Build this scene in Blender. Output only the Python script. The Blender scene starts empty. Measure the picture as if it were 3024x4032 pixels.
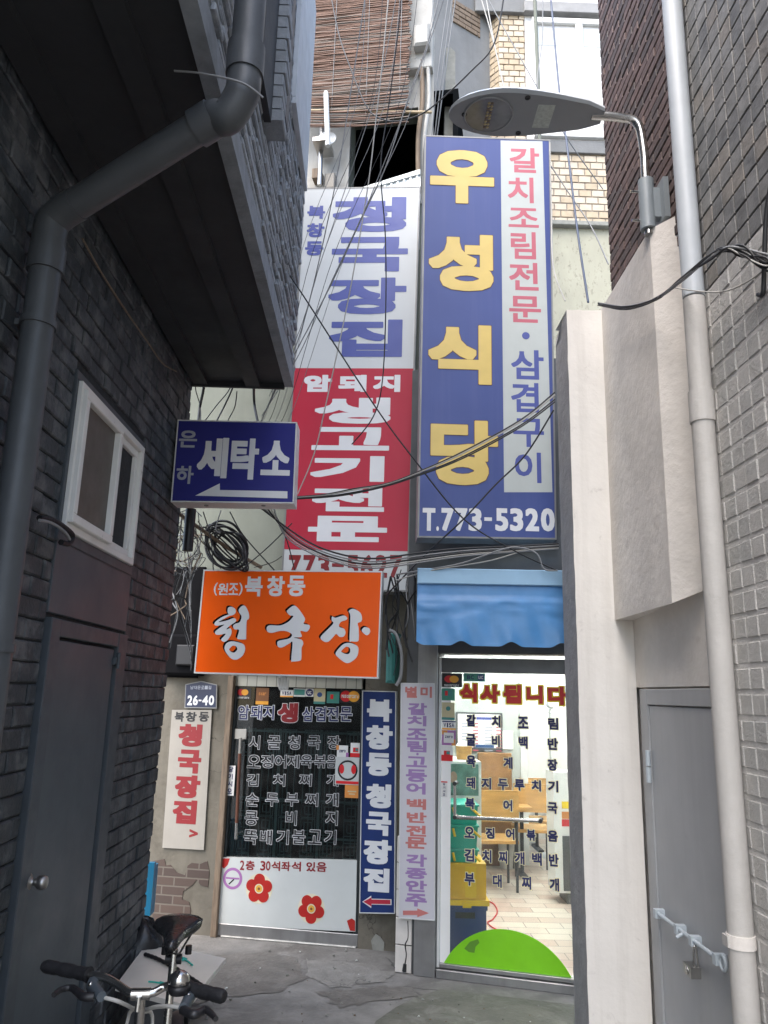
import bpy, math, random
from mathutils import Vector, Matrix
random.seed(7)
sc = bpy.context.scene
COL = sc.collection
# ---------------------------------------------------------------- camera
F, CX, CY, H = 3029., 1512., 2016., 1.8
def cdir(px, py): return Vector(((px-CX)/F, -(py-CY)/F, -1.))
UP = cdir(1850, -10800).normalized()
FW = cdir(1452, 2730); FW = (FW-UP*FW.dot(UP)).normalized()
RT = FW.cross(UP)
ROT = Matrix((RT, FW, UP))            # camera space -> world (x right, y down the alley, z up)
CAM = Vector((0, 0, H))
cam = bpy.data.objects.new('camera', bpy.data.cameras.new('camera')); COL.objects.link(cam)
cam.matrix_world = Matrix.Translation(CAM) @ ROT.to_4x4()
cam.data.sensor_fit = 'VERTICAL'; cam.data.sensor_height = 36; cam.data.lens = F/4032*36
cam.data.clip_start = .05; cam.data.clip_end = 500
sc.camera = cam
# ---------------------------------------------------------------- light
SUN_EL, SUN_AZ = math.radians(55), math.radians(215)   # azimuth from +Y clockwise: light comes over the camera's back
w = bpy.data.worlds.new('World'); sc.world = w; w.use_nodes = True
nt = w.node_tree; bg = nt.nodes['Background']
sky = nt.nodes.new('ShaderNodeTexSky'); sky.sky_type = 'NISHITA'; sky.sun_disc = False
sky.sun_elevation = SUN_EL; sky.sun_rotation = SUN_AZ; sky.air_density = 1.0; sky.dust_density = 2.5; sky.ozone_density = .6
nt.links.new(sky.outputs[0], bg.inputs[0]); bg.inputs[1].default_value = .15
sun = bpy.data.objects.new('sun', bpy.data.lights.new('sun', 'SUN')); COL.objects.link(sun)
sun.data.energy = 1.15; sun.data.angle = math.radians(70); sun.data.color = (1, .965, .92)
sd = Vector((math.sin(SUN_AZ)*math.cos(SUN_EL), math.cos(SUN_AZ)*math.cos(SUN_EL), math.sin(SUN_EL)))
sun.rotation_euler = (-sd).to_track_quat('-Z', 'Y').to_euler()
sc.view_settings.view_transform = 'Standard'; sc.view_settings.look = 'None'
sc.view_settings.exposure = 1.9; sc.view_settings.gamma = 1
sc.cycles.use_denoising = True
sc.cycles.max_bounces = 10; sc.cycles.diffuse_bounces = 6; sc.cycles.transparent_max_bounces = 16

# ---------------------------------------------------------------- projection helpers
def ray(px, py): return ROT @ cdir(px, py)
def onX(px, py, X): d = ray(px, py); return CAM+d*(X/d.x)
def onY(px, py, Y): d = ray(px, py); return CAM+d*(Y/d.y)
def onZ(px, py, Z): d = ray(px, py); return CAM+d*((Z-H)/d.z)
class Pl:                                              # a vertical plane through two plan points, normal towards the camera
    def __init__(s, x0, y0, x1, y1):
        s.o = Vector((x0, y0, 0)); s.u = Vector((x1-x0, y1-y0, 0)).normalized()
        s.n = Vector((s.u.y, -s.u.x, 0))
        if s.n.dot(-s.o) < 0: s.n = -s.n
    def pt(s, u, v, d=0): return s.o+s.u*u+s.n*d+Vector((0, 0, v))
    def uv(s, px, py, d=0):
        r = ray(px, py); t = ((s.o+s.n*d)-CAM).dot(s.n)/r.dot(s.n); p = CAM+r*t
        return (p-s.o).dot(s.u), p.z
    def rect(s, x0, y0, x1, y1, d=0):
        xm, ym = (x0+x1)/2, (y0+y1)/2
        return s.uv(x0, ym, d)[0], s.uv(x1, ym, d)[0], s.uv(xm, y1, d)[1], s.uv(xm, y0, d)[1]

# ---------------------------------------------------------------- glyphs (built-in font)
GL = {}
TXT = ("청국장집북창동암돼지생고기전문우성식당갈치조림삼겹구이은하세탁소원조시골오징어제육볶음김찌개순두부콩비뚝배불"
       "2층30석좌있별미등백반각종안주사됩니다굴계루대남로길1456-7.TVISA>()·ucBCzeromastrdMCdwik당기Star")
def prefetch():
    cu = bpy.data.curves.new('glyph', 'FONT'); cu.resolution_u = 3
    ob = bpy.data.objects.new('glyph', cu); COL.objects.link(ob)
    for ch in dict.fromkeys(TXT):
        cu.body = ch
        me = bpy.data.meshes.new_from_object(ob.evaluated_get(bpy.context.evaluated_depsgraph_get()))
        if me and me.vertices:
            xs = [v.co.x for v in me.vertices]; ys = [v.co.y for v in me.vertices]
            x0, x1, y0, y1 = min(xs), max(xs), min(ys), max(ys)
            GL[ch] = ([((v.co.x-x0)/(x1-x0), (v.co.y-y0)/max(1e-6, y1-y0)) for v in me.vertices], [tuple(p.vertices) for p in me.polygons])
        bpy.data.meshes.remove(me)
    bpy.data.objects.remove(ob); bpy.data.curves.remove(cu)
prefetch()

# ---------------------------------------------------------------- mesh builder
OCT = [(1, .8), (.8, 1), (-.8, 1), (-1, .8), (-1, -.8), (-.8, -1), (.8, -1), (1, -.8)]
def hull(pts):                                         # convex hull: a triangle grown by a rounded square
    pts = sorted(set(pts)); lo = []; up = []
    for seq, out in ((pts, lo), (pts[::-1], up)):
        for p in seq:
            while len(out) > 1 and (out[-1][0]-out[-2][0])*(p[1]-out[-2][1])-(out[-1][1]-out[-2][1])*(p[0]-out[-2][0]) <= 0: out.pop()
            out.append(p)
    return lo[:-1]+up[:-1]
def closed(pts, k=5):                                  # closed smooth outline
    n = len(pts); out = []
    for i in range(n):
        a, b, c, d = [Vector(pts[(i+q) % n]) for q in (-1, 0, 1, 2)]
        for j in range(k): t = j/k; out.append(.5*((2*b)+(c-a)*t+(2*a-5*b+4*c-d)*t*t+(3*b-3*c+d-a)*t**3))
    return out
class MB:
    def __init__(s): s.v = []; s.f = []; s.m = []; s.s = []; s.mats = []
    def mi(s, mat):
        if mat not in s.mats: s.mats.append(mat)
        return s.mats.index(mat)
    def add(s, vs, fs, mat, smooth=False):
        b = len(s.v); i = s.mi(mat); s.v += [Vector(v) for v in vs]
        for f in fs: s.f.append([b+k for k in f]); s.m.append(i); s.s.append(smooth)
    def hexa(s, p, mat, bev=0):                        # 8 corners: bottom 0-3, top 4-7 (any box)
        s.add(p, [(0, 3, 2, 1), (4, 5, 6, 7), (0, 1, 5, 4), (1, 2, 6, 5), (2, 3, 7, 6), (3, 0, 4, 7)], mat)
    def box(s, x0, x1, y0, y1, z0, z1, mat):
        s.hexa([(x0, y0, z0), (x1, y0, z0), (x1, y1, z0), (x0, y1, z0), (x0, y0, z1), (x1, y0, z1), (x1, y1, z1), (x0, y1, z1)], mat)
    def bx(s, pl, u0, u1, v0, v1, d0, d1, mat, bev=0.):  # a box on a plane; bev chamfers the edges of its front
        if bev <= 0:
            s.hexa([pl.pt(u0, v0, d1), pl.pt(u1, v0, d1), pl.pt(u1, v0, d0), pl.pt(u0, v0, d0),
                    pl.pt(u0, v1, d1), pl.pt(u1, v1, d1), pl.pt(u1, v1, d0), pl.pt(u0, v1, d0)], mat); return
        R = lambda a, d: [pl.pt(u0+a, v0+a, d), pl.pt(u1-a, v0+a, d), pl.pt(u1-a, v1-a, d), pl.pt(u0+a, v1-a, d)]
        vs = R(0, d0)+R(0, d1-bev)+R(bev, d1)
        fs = [(0, 1, 2, 3)]
        for k in (0, 4): fs += [(k+i, k+(i+1) % 4, k+4+(i+1) % 4, k+4+i) for i in range(4)]
        s.add(vs, fs+[(8, 9, 10, 11)], mat)
    def quad4(s, pl, px4, d0, d1, mat):                # a slab whose face is four picture points on the plane
        uv = [pl.uv(*p, d1) for p in px4]
        s.prism(pl, uv, d0, d1, mat)
    def prism(s, pl, uv, d0, d1, mat):
        n = len(uv); vs = [pl.pt(u, v, d1) for u, v in uv]+[pl.pt(u, v, d0) for u, v in uv]
        s.add(vs, [tuple(range(n)), tuple(range(2*n-1, n-1, -1))]+[(i, i+n, (i+1) % n+n, (i+1) % n) for i in range(n)], mat)
    def tube(s, pts, r, mat, n=8, cap=True):
        pts = [Vector(p) for p in pts]; N = len(pts)
        rs = r if isinstance(r, (list, tuple)) else [r]*N
        t0 = (pts[1]-pts[0]).normalized(); a = t0.orthogonal().normalized(); vs = []; fs = []
        for i, p in enumerate(pts):
            t = (pts[min(i+1, N-1)]-pts[max(i-1, 0)]).normalized()
            a = (a-t*a.dot(t)); a = a.normalized() if a.length > 1e-6 else t.orthogonal().normalized()
            b = t.cross(a)
            vs += [p+(a*math.cos(k*2*math.pi/n)+b*math.sin(k*2*math.pi/n))*rs[i] for k in range(n)]
        for i in range(N-1): fs += [(i*n+k, i*n+(k+1) % n, (i+1)*n+(k+1) % n, (i+1)*n+k) for k in range(n)]
        s.add(vs, fs, mat, True)
        if cap: s.add(vs[:n], [tuple(range(n-1, -1, -1))], mat); s.add(vs[-n:], [tuple(range(n))], mat)
    def lathe(s, o, ax, prof, mat, n=20, sq=None):     # prof: (radius, height) along ax
        o = Vector(o); ax = Vector(ax).normalized(); a = ax.orthogonal().normalized(); b = ax.cross(a); vs = []; fs = []
        for r, h in prof: vs += [o+ax*h+(a*math.cos(k*2*math.pi/n)+b*math.sin(k*2*math.pi/n))*r for k in range(n)]
        for i in range(len(prof)-1): fs += [(i*n+k, i*n+(k+1) % n, (i+1)*n+(k+1) % n, (i+1)*n+k) for k in range(n)]
        s.add(vs, fs, mat, True)
        s.add(vs[:n], [tuple(range(n-1, -1, -1))], mat); s.add(vs[-n:], [tuple(range(n))], mat)
    def disc(s, pl, u, v, r, d0, d1, mat, n=28, rv=None):
        s.prism(pl, [(u+r*math.cos(k*2*math.pi/n), v+(rv or r)*math.sin(k*2*math.pi/n)) for k in range(n)], d0, d1, mat)
    def glyph(s, pl, ch, u0, u1, v0, v1, d, mat, bw=.05, bh=None, out=0., omat=None):
        if ch not in GL: return
        vs, fs = GL[ch]; bh = bw if bh is None else bh
        W, Hh = u1-u0, v1-v0; ru, rv = W*bw, Hh*bh
        if ch in '-·1I.': ru = min(ru, W*.2); rv = min(rv, Hh*.25)
        def put(eu, ev, dd, m, k0):
            P = [(u0+ru+x*(W-2*ru), v0+rv+y*(Hh-2*rv)) for x, y in vs]
            if eu <= 0: s.add([pl.pt(u, v, dd) for u, v in P], fs, m); return
            for k, f in enumerate(fs):
                h = hull([(P[i][0]+a*eu, P[i][1]+b*ev) for i in f for a, b in OCT])
                s.add([pl.pt(u, v, dd+k*8e-6) for u, v in h], [tuple(range(len(h)))], m)
        if out > 0: put(ru+out, rv+out, d, omat, 0)
        put(ru, rv, d+(.0015 if out > 0 else 0), mat, 0)
    def gpx(s, pl, ch, x0, y0, x1, y1, d, mat, **k):
        u0, u1, v0, v1 = pl.rect(x0, y0, x1, y1, d); s.glyph(pl, ch, u0, u1, v0, v1, d, mat, **k)
    def build(s, name, parent=None):
        if parent is not None: off = world_loc(parent)
        else:
            xs = [v.x for v in s.v]; ys = [v.y for v in s.v]
            off = Vector(((min(xs)+max(xs))/2, (min(ys)+max(ys))/2, min(v.z for v in s.v)))
        me = bpy.data.meshes.new(name); me.from_pydata([tuple(v-off) for v in s.v], [], s.f)
        for m in s.mats: me.materials.append(m)
        me.polygons.foreach_set('material_index', s.m); me.polygons.foreach_set('use_smooth', s.s); me.update()
        o = bpy.data.objects.new(name, me); COL.objects.link(o)
        if parent is not None: o.parent = parent
        else: o.location = off
        return o
def world_loc(o):
    p = Vector(o.location)
    while o.parent: o = o.parent; p += Vector(o.location)
    return p
def tag(o, label=None, cat=None, group=None, kind=None):
    for k, v in (('label', label), ('category', cat), ('group', group), ('kind', kind)):
        if v: o[k] = v
    return o
def thing(name, label, cat, loc, group=None):
    o = bpy.data.objects.new(name, None); o.empty_display_size = .1; COL.objects.link(o); o.location = loc
    return tag(o, label, cat, group)
def struct(mb, name): return tag(mb.build(name), kind='structure')
def smooth_path(pts, k=8):                              # Catmull-Rom
    P = [Vector(p) for p in pts]; out = []
    for i in range(len(P)-1):
        a, b, c, d = P[max(i-1, 0)], P[i], P[i+1], P[min(i+2, len(P)-1)]
        for j in range(k):
            t = j/k; out.append(.5*((2*b)+(c-a)*t+(2*a-5*b+4*c-d)*t*t+(3*b-3*c+d-a)*t**3))
    return out+[P[-1]]
def wall(mb, pl, u0, u1, v0, v1, holes, d0, d1, mat):   # a wall slab with rectangular openings
    us = sorted({u0, u1, *[x for h in holes for x in h[:2]]}); us = [u for u in us if u0 <= u <= u1]
    for a, b in zip(us, us[1:]):
        hs = sorted((h[2], h[3]) for h in holes if h[0] < (a+b)/2 < h[1]); z = v0
        for lo, hi in hs:
            if lo > z: mb.bx(pl, a, b, z, lo, d0, d1, mat)
            z = max(z, hi)
        if z < v1: mb.bx(pl, a, b, z, v1, d0, d1, mat)
def bricks(mb, pl, u0, u1, v0, v1, bw, bh, gap, d0, d1, mat, holes=(), jit=.003, bev=.004, skip=0., half=True, gu=None):
    row = 0; v = v0
    while v < v1-.01:
        h = min(bh, v1-v); u = u0-(bw*.5 if half and row % 2 else 0)
        while u < u1:
            a, b = max(u, u0), min(u+bw, u1)
            if b-a > .02 and not any(a < q[1] and b > q[0] and v < q[3] and v+h > q[2] for q in holes) and random.random() >= skip:
                j = lambda q=jit: random.uniform(-q, q)
                e = gap/2; eu = (gap if gu is None else gu)/2; dd = d1+j()
                mb.bx(pl, a+eu+j(jit*.5), b-eu+j(jit*.5), v+e+j(jit*.4), v+h-e+j(jit*.4), d0, dd, mat[random.randrange(len(mat))] if isinstance(mat, list) else mat, bev)
            else:                                      # partial bricks at an opening
                for q in holes:
                    if a < q[1] and b > q[0] and v < q[3] and v+h > q[2]:
                        for a2, b2 in ((a, min(b, q[0])), (max(a, q[1]), b)):
                            if b2-a2 > .03: mb.bx(pl, a2+gap/2, b2-gap/2, v+gap/2, v+h-gap/2, d0, d1, mat[0] if isinstance(mat, list) else mat, bev)
                        break
            u += bw
        v += bh; row += 1

# ---------------------------------------------------------------- materials
def mat(name, col, rough=.6, metal=0., var=.12, vs=6., bump=0., bs=40., dirt=None, dcol=(.05, .045, .04), ds=2.5, emit=0., spec=.5, wear=None, wcol=(.45, .45, .43), stretch=None, streak=0., crack=0., cs=1.5, dirt2=None):
    m = bpy.data.materials.new(name); m.use_nodes = True; t = m.node_tree; p = t.nodes['Principled BSDF']
    N, L = t.nodes.new, t.links.new
    p.inputs['Roughness'].default_value = rough; p.inputs['Metallic'].default_value = metal; p.inputs['Specular IOR Level'].default_value = spec
    tc = N('ShaderNodeTexCoord'); src = tc.outputs['Object']
    if stretch:
        mp = N('ShaderNodeMapping'); mp.inputs['Scale'].default_value = stretch; L(src, mp.inputs['Vector']); src = mp.outputs[0]
    def noise(sc_, det=4., rgh=.6, dist=0., v=src):
        n = N('ShaderNodeTexNoise'); n.inputs['Scale'].default_value = sc_; n.inputs['Detail'].default_value = det
        n.inputs['Roughness'].default_value = rgh; n.inputs['Distortion'].default_value = dist; L(v, n.inputs['Vector']); return n.outputs['Fac']
    def ramp(x, a, b, v0=0., v1=1.):
        r = N('ShaderNodeMapRange'); r.inputs[1].default_value = a; r.inputs[2].default_value = b; r.inputs[3].default_value = v0; r.inputs[4].default_value = v1; r.clamp = True
        L(x, r.inputs[0]); return r.outputs[0]
    def mix(f, a, b):
        x = N('ShaderNodeMix'); x.data_type = 'RGBA'
        (L(f, x.inputs[0]) if hasattr(f, 'links') else setattr(x.inputs[0], 'default_value', f))
        for q, i in ((a, 6), (b, 7)):
            (L(q, x.inputs[i]) if hasattr(q, 'links') else setattr(x.inputs[i], 'default_value', (*q, 1)))
        return x.outputs[2]
    c = mix(ramp(noise(vs), .3, .7), tuple(x*(1-var) for x in col), tuple(min(1, x*(1+var)) for x in col))
    if dirt: c = mix(ramp(noise(ds, 6., .65, .4), 1-dirt-.12, 1-dirt+.12, 0, .8), c, dcol)
    if dirt2: c = mix(ramp(noise(dirt2[2], 7., .7, .8), dirt2[0]-.05, dirt2[0]+.05, 0, dirt2[3]), c, dirt2[1])
    if crack:
        ad = N('ShaderNodeMixRGB'); ad.blend_type = 'ADD'; ad.inputs[0].default_value = .25; nn = N('ShaderNodeTexNoise'); nn.inputs['Scale'].default_value = cs*2.5; nn.inputs['Detail'].default_value = 5; L(src, nn.inputs['Vector']); L(src, ad.inputs[1]); L(nn.outputs['Color'], ad.inputs[2])
        vo = N('ShaderNodeTexVoronoi'); vo.feature = 'DISTANCE_TO_EDGE'; vo.inputs['Scale'].default_value = cs; L(ad.outputs[0], vo.inputs['Vector'])
        mk_ = N('ShaderNodeMath'); mk_.operation = 'MULTIPLY'; L(ramp(vo.outputs['Distance'], .004, .012, 1, 0), mk_.inputs[0]); L(ramp(noise(1.1), .5, .6, 0, crack), mk_.inputs[1]); c = mix(mk_.outputs[0], c, tuple(x*.3 for x in col))
    if streak:
        mp2 = N('ShaderNodeMapping'); mp2.inputs['Scale'].default_value = (14, 14, .7); L(tc.outputs['Object'], mp2.inputs['Vector'])
        c = mix(ramp(noise(1., 5., .6, 0., mp2.outputs[0]), .5, .78, 0, streak), c, dcol)
    if wear:
        g = N('ShaderNodeNewGeometry'); pt = ramp(g.outputs['Pointiness'], .52, .60)
        mu = N('ShaderNodeMath'); mu.operation = 'MULTIPLY'; L(pt, mu.inputs[0]); L(ramp(noise(9., 5.), .48, .62, 0, wear), mu.inputs[1])
        c = mix(mu.outputs[0], c, wcol)
    L(c, p.inputs['Base Color'])
    L(ramp(noise(vs*1.7), .3, .7, max(.02, rough-.08), min(1, rough+.08)), p.inputs['Roughness'])
    if bump:
        b = N('ShaderNodeBump'); b.inputs['Strength'].default_value = min(1, bump); b.inputs['Distance'].default_value = .01
        L(noise(bs, 6., .6), b.inputs['Height']); L(b.outputs[0], p.inputs['Normal'])
    if emit:
        p.inputs['Emission Color'].default_value = (*col, 1); p.inputs['Emission Strength'].default_value = emit
    return m
def glass(name, tint=(1, 1, 1), refl=1.0, grime=.06):
    m = bpy.data.materials.new(name); m.use_nodes = True; t = m.node_tree; N, L = t.nodes.new, t.links.new
    t.nodes.remove(t.nodes['Principled BSDF']); out = t.nodes['Material Output']
    tr = N('ShaderNodeBsdfTransparent'); tr.inputs[0].default_value = (*tint, 1)
    gl = N('ShaderNodeBsdfGlossy'); gl.inputs['Roughness'].default_value = .03
    df = N('ShaderNodeBsdfDiffuse'); df.inputs[0].default_value = (.6, .62, .6, 1)
    fr = N('ShaderNodeFresnel'); fr.inputs[0].default_value = 1.5
    mu = N('ShaderNodeMath'); mu.operation = 'MULTIPLY'; mu.inputs[1].default_value = refl; L(fr.outputs[0], mu.inputs[0])
    a = N('ShaderNodeMixShader'); L(mu.outputs[0], a.inputs[0]); L(tr.outputs[0], a.inputs[1]); L(gl.outputs[0], a.inputs[2])
    tc = N('ShaderNodeTexCoord'); n = N('ShaderNodeTexNoise'); n.inputs['Scale'].default_value = 5; n.inputs['Detail'].default_value = 6; L(tc.outputs['Object'], n.inputs['Vector'])
    r = N('ShaderNodeMapRange'); r.inputs[1].default_value = .4; r.inputs[2].default_value = .8; r.inputs[3].default_value = grime*.3; r.inputs[4].default_value = grime*1.6; L(n.outputs['Fac'], r.inputs[0])
    b = N('ShaderNodeMixShader'); L(r.outputs[0], b.inputs[0]); L(a.outputs[0], b.inputs[1]); L(df.outputs[0], b.inputs[2])
    L(b.outputs[0], out.inputs['Surface']); return m
def tilemat(name, c1, c2, mortar, sx, sy, gap, rough=.4, axis='XY', off=.0, bump=.3):
    m = bpy.data.materials.new(name); m.use_nodes = True; t = m.node_tree; p = t.nodes['Principled BSDF']; N, L = t.nodes.new, t.links.new
    tc = N('ShaderNodeTexCoord'); vec = tc.outputs['Object']
    if axis != 'XY':
        sp = N('ShaderNodeSeparateXYZ'); cb = N('ShaderNodeCombineXYZ'); L(vec, sp.inputs[0]); L(sp.outputs[axis[0]], cb.inputs[0]); L(sp.outputs[axis[1]], cb.inputs[1]); vec = cb.outputs[0]
    b = N('ShaderNodeTexBrick'); b.offset = off; b.inputs['Color1'].default_value = (*c1, 1); b.inputs['Color2'].default_value = (*c2, 1); b.inputs['Mortar'].default_value = (*mortar, 1)
    b.inputs['Scale'].default_value = 1; b.inputs['Mortar Size'].default_value = gap; b.inputs['Brick Width'].default_value = sx; b.inputs['Row Height'].default_value = sy; b.inputs['Mortar Smooth'].default_value = .1
    L(vec, b.inputs['Vector']); L(b.outputs['Color'], p.inputs['Base Color']); p.inputs['Roughness'].default_value = rough
    bu = N('ShaderNodeBump'); bu.invert = True; bu.inputs['Strength'].default_value = bump; bu.inputs['Distance'].default_value = .005
    L(b.outputs['Fac'], bu.inputs['Height']); L(bu.outputs[0], p.inputs['Normal']); return m
M = {}
def mk(k, *a, **b): M[k] = mat(k, *a, **b)
mk('charcoal_brick', (0.038, 0.046, 0.053), .62, var=.25, vs=9, bump=.5, bs=60, wear=.45, wcol=(.17, .175, .18), dirt=.28, dcol=(.02, .021, .022))
mk('charcoal_mortar', (0.024, 0.027, 0.03), .9, bump=.5, bs=80)
mk('charcoal_steel', (0.062, 0.077, 0.09), .5, var=.08, vs=2, bump=.06, bs=25, streak=.15, dcol=(.03, .032, .035), dirt2=(.735, (.26, .26, .26), 8, .8))
mk('charcoal_frame', (0.054, 0.066, 0.077), .5, var=.1, bump=.05, dirt2=(.72, (.24, .24, .24), 9, .8))
mk('gap_black', (.008, .008, .009), .9)
mk('pipe_charcoal', (0.06, 0.066, 0.072), .48, var=.12, vs=5, bump=.1, bs=60, dirt=.25, dcol=(.05, .053, .058), streak=.45)
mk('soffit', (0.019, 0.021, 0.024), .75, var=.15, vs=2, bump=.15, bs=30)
mk('rough_tile', (0.26, 0.285, 0.31), .6, var=.25, vs=25, bump=1., bs=45, dirt=.3, dcol=(.05, .055, .06))
mk('rough_mortar', (0.01, 0.011, 0.012), .9)
mk('fascia', (0.2, 0.22, 0.24), .7, var=.2, vs=8, bump=.5, bs=30, dirt=.3, dcol=(.06, .065, .07))
mk('dark_frame', (.03, .033, .04), .5)
mk('pale_sill', (.42, .45, .48), .6)
mk('white_pvc', (.72, .72, .69), .35, var=.05, dirt=.2, dcol=(.45, .43, .38), ds=9)
mk('screen_brown', (.10, .088, .07), .5, var=.08)
mk('screen_grey', (.10, .105, .115), .35, var=.08)
mk('chrome', (0.5, 0.49, 0.47), .22, 1., var=.08)
mk('brushed', (.42, .41, .39), .35, 1., var=.1, dirt=.15, dcol=(.2, .19, .18))
mk('alu', (.36, .36, .36), .42, .85, var=.12, dirt=.25, dcol=(.13, .12, .11), streak=.3)
mk('alu_dark', (.12, .125, .13), .45, .7, var=.12)
mk('wall_green', (0.155, 0.17, 0.14), .75, var=.1, vs=3, bump=.1, dirt=.2, dcol=(.2, .21, .17), streak=.35)  # even tone lowered to carry the overhang's shade
mk('plaster_dirty_shaded', (0.135, 0.122, 0.096), .85, var=.2, vs=5, bump=.7, bs=14, dirt=.36, dcol=(.07, .06, .045), ds=4, streak=.4, crack=.7, cs=3)  # base tone holds the overhang's shade; stains, streaks and cracks are its own
mk('plaster_white', (0.4, 0.395, 0.37), .85, var=.12, vs=5, bump=.5, bs=14, dirt=.28, dcol=(.26, .24, .2), ds=5, streak=.35)
mk('brick_brown', (.075, .052, .042), .8, var=.25, bump=.4)
mk('wood_old', (.17, .125, .085), .7, var=.3, vs=12, stretch=(6, 6, .6), bump=.3, bs=20)
mk('white_sign', (0.52, 0.545, 0.55), .4, var=.03, vs=3, streak=.12, dcol=(.45, .46, .44))
mk('red_sign', (0.44, 0.03, 0.055), .38, var=.05, vs=2, streak=.1, dcol=(.4, .06, .07), spec=.25)
mk('red_text', (0.21, 0.008, 0.012), .45, var=.05)
mk('sign_red', (.62, .02, .015), .45, var=.05); mk('lime_scuff', (.10, .27, .02), .6); mk('blue_text', (0.058, 0.078, 0.29), .45, var=.06)
mk('blue_sign', (0.062, 0.088, 0.25), .36, var=.06, vs=2, streak=.14, dcol=(.16, .17, .34), spec=.25)
mk('blue_sign_edge', (0.045, 0.055, 0.21), .4)
mk('pale_panel', (0.45, 0.485, 0.47), .42, var=.04, streak=.12, dcol=(.4, .44, .4))
mk('yellow_text', (0.62, 0.46, 0.13), .42, var=.06)
mk('rose_text', (0.44, 0.1, 0.14), .45, var=.08)
mk('navy_sign', (.028, .030, .195), .36, var=.06, vs=2, spec=.25)
mk('navy_text', (.018, .022, .10), .5)
mk('white_text', (0.68, 0.69, 0.7), .42, var=.04)
mk('grey_text', (.36, .38, .44), .45, var=.06)
mk('frame_white', (.62, .63, .62), .4, var=.06, dirt=.2, dcol=(.38, .36, .31), ds=7)
mk('frame_grey', (.22, .22, .215), .5, .3, var=.15)
mk('orange_sign', (0.86, 0.105, 0.003), .38, var=.05, vs=2, streak=.08, dcol=(.5, .07, .01), spec=.2)
mk('black', (.012, .012, .014), .45)
mk('shade_black', (.006, .006, .007), .9, spec=.1); mk('black_rubber', (.018, .018, .02), .55, var=.2, vs=40, bump=.2, bs=120, spec=.2)  # first: near-black painting the corner's deep shade, also printed letter shadows
mk('saddle', (.012, .012, .013), .28, bump=.05, bs=90)
mk('cable_black', (.016, .017, .019), .5)
mk('cable_grey', (0.22, 0.225, 0.23), .5)
mk('cable_white', (0.4, 0.39, 0.36), .5)
mk('cable_blue', (.05, .07, .12), .45)
mk('navy_banner', (.016, .035, .135), .42, var=.08, spec=.25)
mk('lilac_box', (0.56, 0.55, 0.59), .4, var=.03, dirt=.12, dcol=(.5, .46, .48))
mk('lilac_text', (0.31, 0.19, 0.41), .5, var=.08)
mk('salmon_text', (0.52, 0.17, 0.155), .5, var=.08)
mk('board_cream', (0.29, 0.27, 0.235), .55, var=.06, dirt=.15, dcol=(.4, .35, .27), streak=.15)  # cream lowered to hold the shade of the corner it hangs in
mk('plate_navy', (0.015, 0.022, 0.06), .4)
mk('awning_top', (0.29, 0.48, 0.66), .45, var=.05)
mk('awning', (0.065, 0.225, 0.48), .42, var=.12, vs=4, bump=.25, bs=7, streak=.3, dcol=(.10, .25, .48))
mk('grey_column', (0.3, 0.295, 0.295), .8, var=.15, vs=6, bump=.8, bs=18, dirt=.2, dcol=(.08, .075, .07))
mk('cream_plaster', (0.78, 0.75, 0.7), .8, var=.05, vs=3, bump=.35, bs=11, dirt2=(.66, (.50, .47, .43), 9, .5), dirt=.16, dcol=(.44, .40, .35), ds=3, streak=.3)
mk('cream_wall', (0.68, 0.645, 0.6), .8, var=.10, vs=4, bump=.6, bs=16, dirt=.25, dcol=(.27, .24, .21), ds=4)
mk('cream_brick', (0.44, 0.43, 0.41), .75, var=.10, vs=10, bump=.55, bs=70, wear=.3, wcol=(.5, .48, .45))
mk('cream_brick_grey', (.39, .385, .37), .75, var=.10, vs=10, bump=.55, bs=70); mk('cream_mortar', (0.54, 0.525, 0.505), .85, bump=.6, bs=70)
mk('brown_brick', (0.105, 0.068, 0.06), .65, var=.35, vs=14, bump=.4, bs=50)
mk('brown_brick_dark', (0.068, 0.05, 0.046), .65, var=.3, vs=14, bump=.4, bs=50)
mk('brown_mortar', (.022, .019, .018), .9)
mk('grey_tile', (0.2, 0.197, 0.19), .6, var=.3, vs=11, bump=.4, bs=50)
mk('grey_tile_warm', (0.215, 0.198, 0.178), .6, var=.3, vs=11, bump=.4, bs=50)
mk('grey_tile_dark', (0.155, 0.155, 0.153), .6, var=.3, vs=11, bump=.4, bs=50)
mk('tile_mortar', (0.055, 0.052, 0.05), .9)
mk('grey_pipe', (.42, .45, .475), .45, var=.05, streak=.3, dcol=(.25, .25, .24))
mk('cream_pipe', (.46, .445, .42), .6, var=.06, bump=.3, bs=40, streak=.35, dcol=(.28, .26, .23), dirt2=(.7, (.30, .28, .25), 7, .5))
mk('grey_door', (0.36, 0.37, 0.38), .5, var=.06, vs=2, streak=.12, dcol=(.15, .15, .15), dirt2=(.70, (.25, .25, .25), 6, .4))
mk('bracket_paint', (.22, .25, .27), .45, var=.08); mk('bolt_paint', (.46, .52, .56), .45, var=.08)
mk('lamp_shell', (0.62, 0.65, 0.67), .35, .2, var=.05)
mk('lamp_under', (0.24, 0.255, 0.265), .45, var=.06)
mk('lamp_label', (.42, .46, .42), .5, var=.2, vs=60)
mk('lens', (0.2, 0.205, 0.21), .12, var=.25, vs=9); mk('led', (.40, .33, .17), .4)
mk('reed', (.155, .092, .066), .8, var=.5, vs=3, stretch=(1, 1, 40), bump=.3)
mk('reed_grey', (.19, .155, .13), .8, var=.4, vs=3, stretch=(1, 1, 40))
mk('bamboo', (.36, .28, .17), .6, var=.2)
mk('tan_brick', (0.42, 0.34, 0.235), .7, var=.16, vs=9)
mk('tan_brick_pale', (0.5, 0.43, 0.33), .7, var=.12, vs=9)
mk('tan_mortar', (.25, .22, .19), .9)
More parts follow.
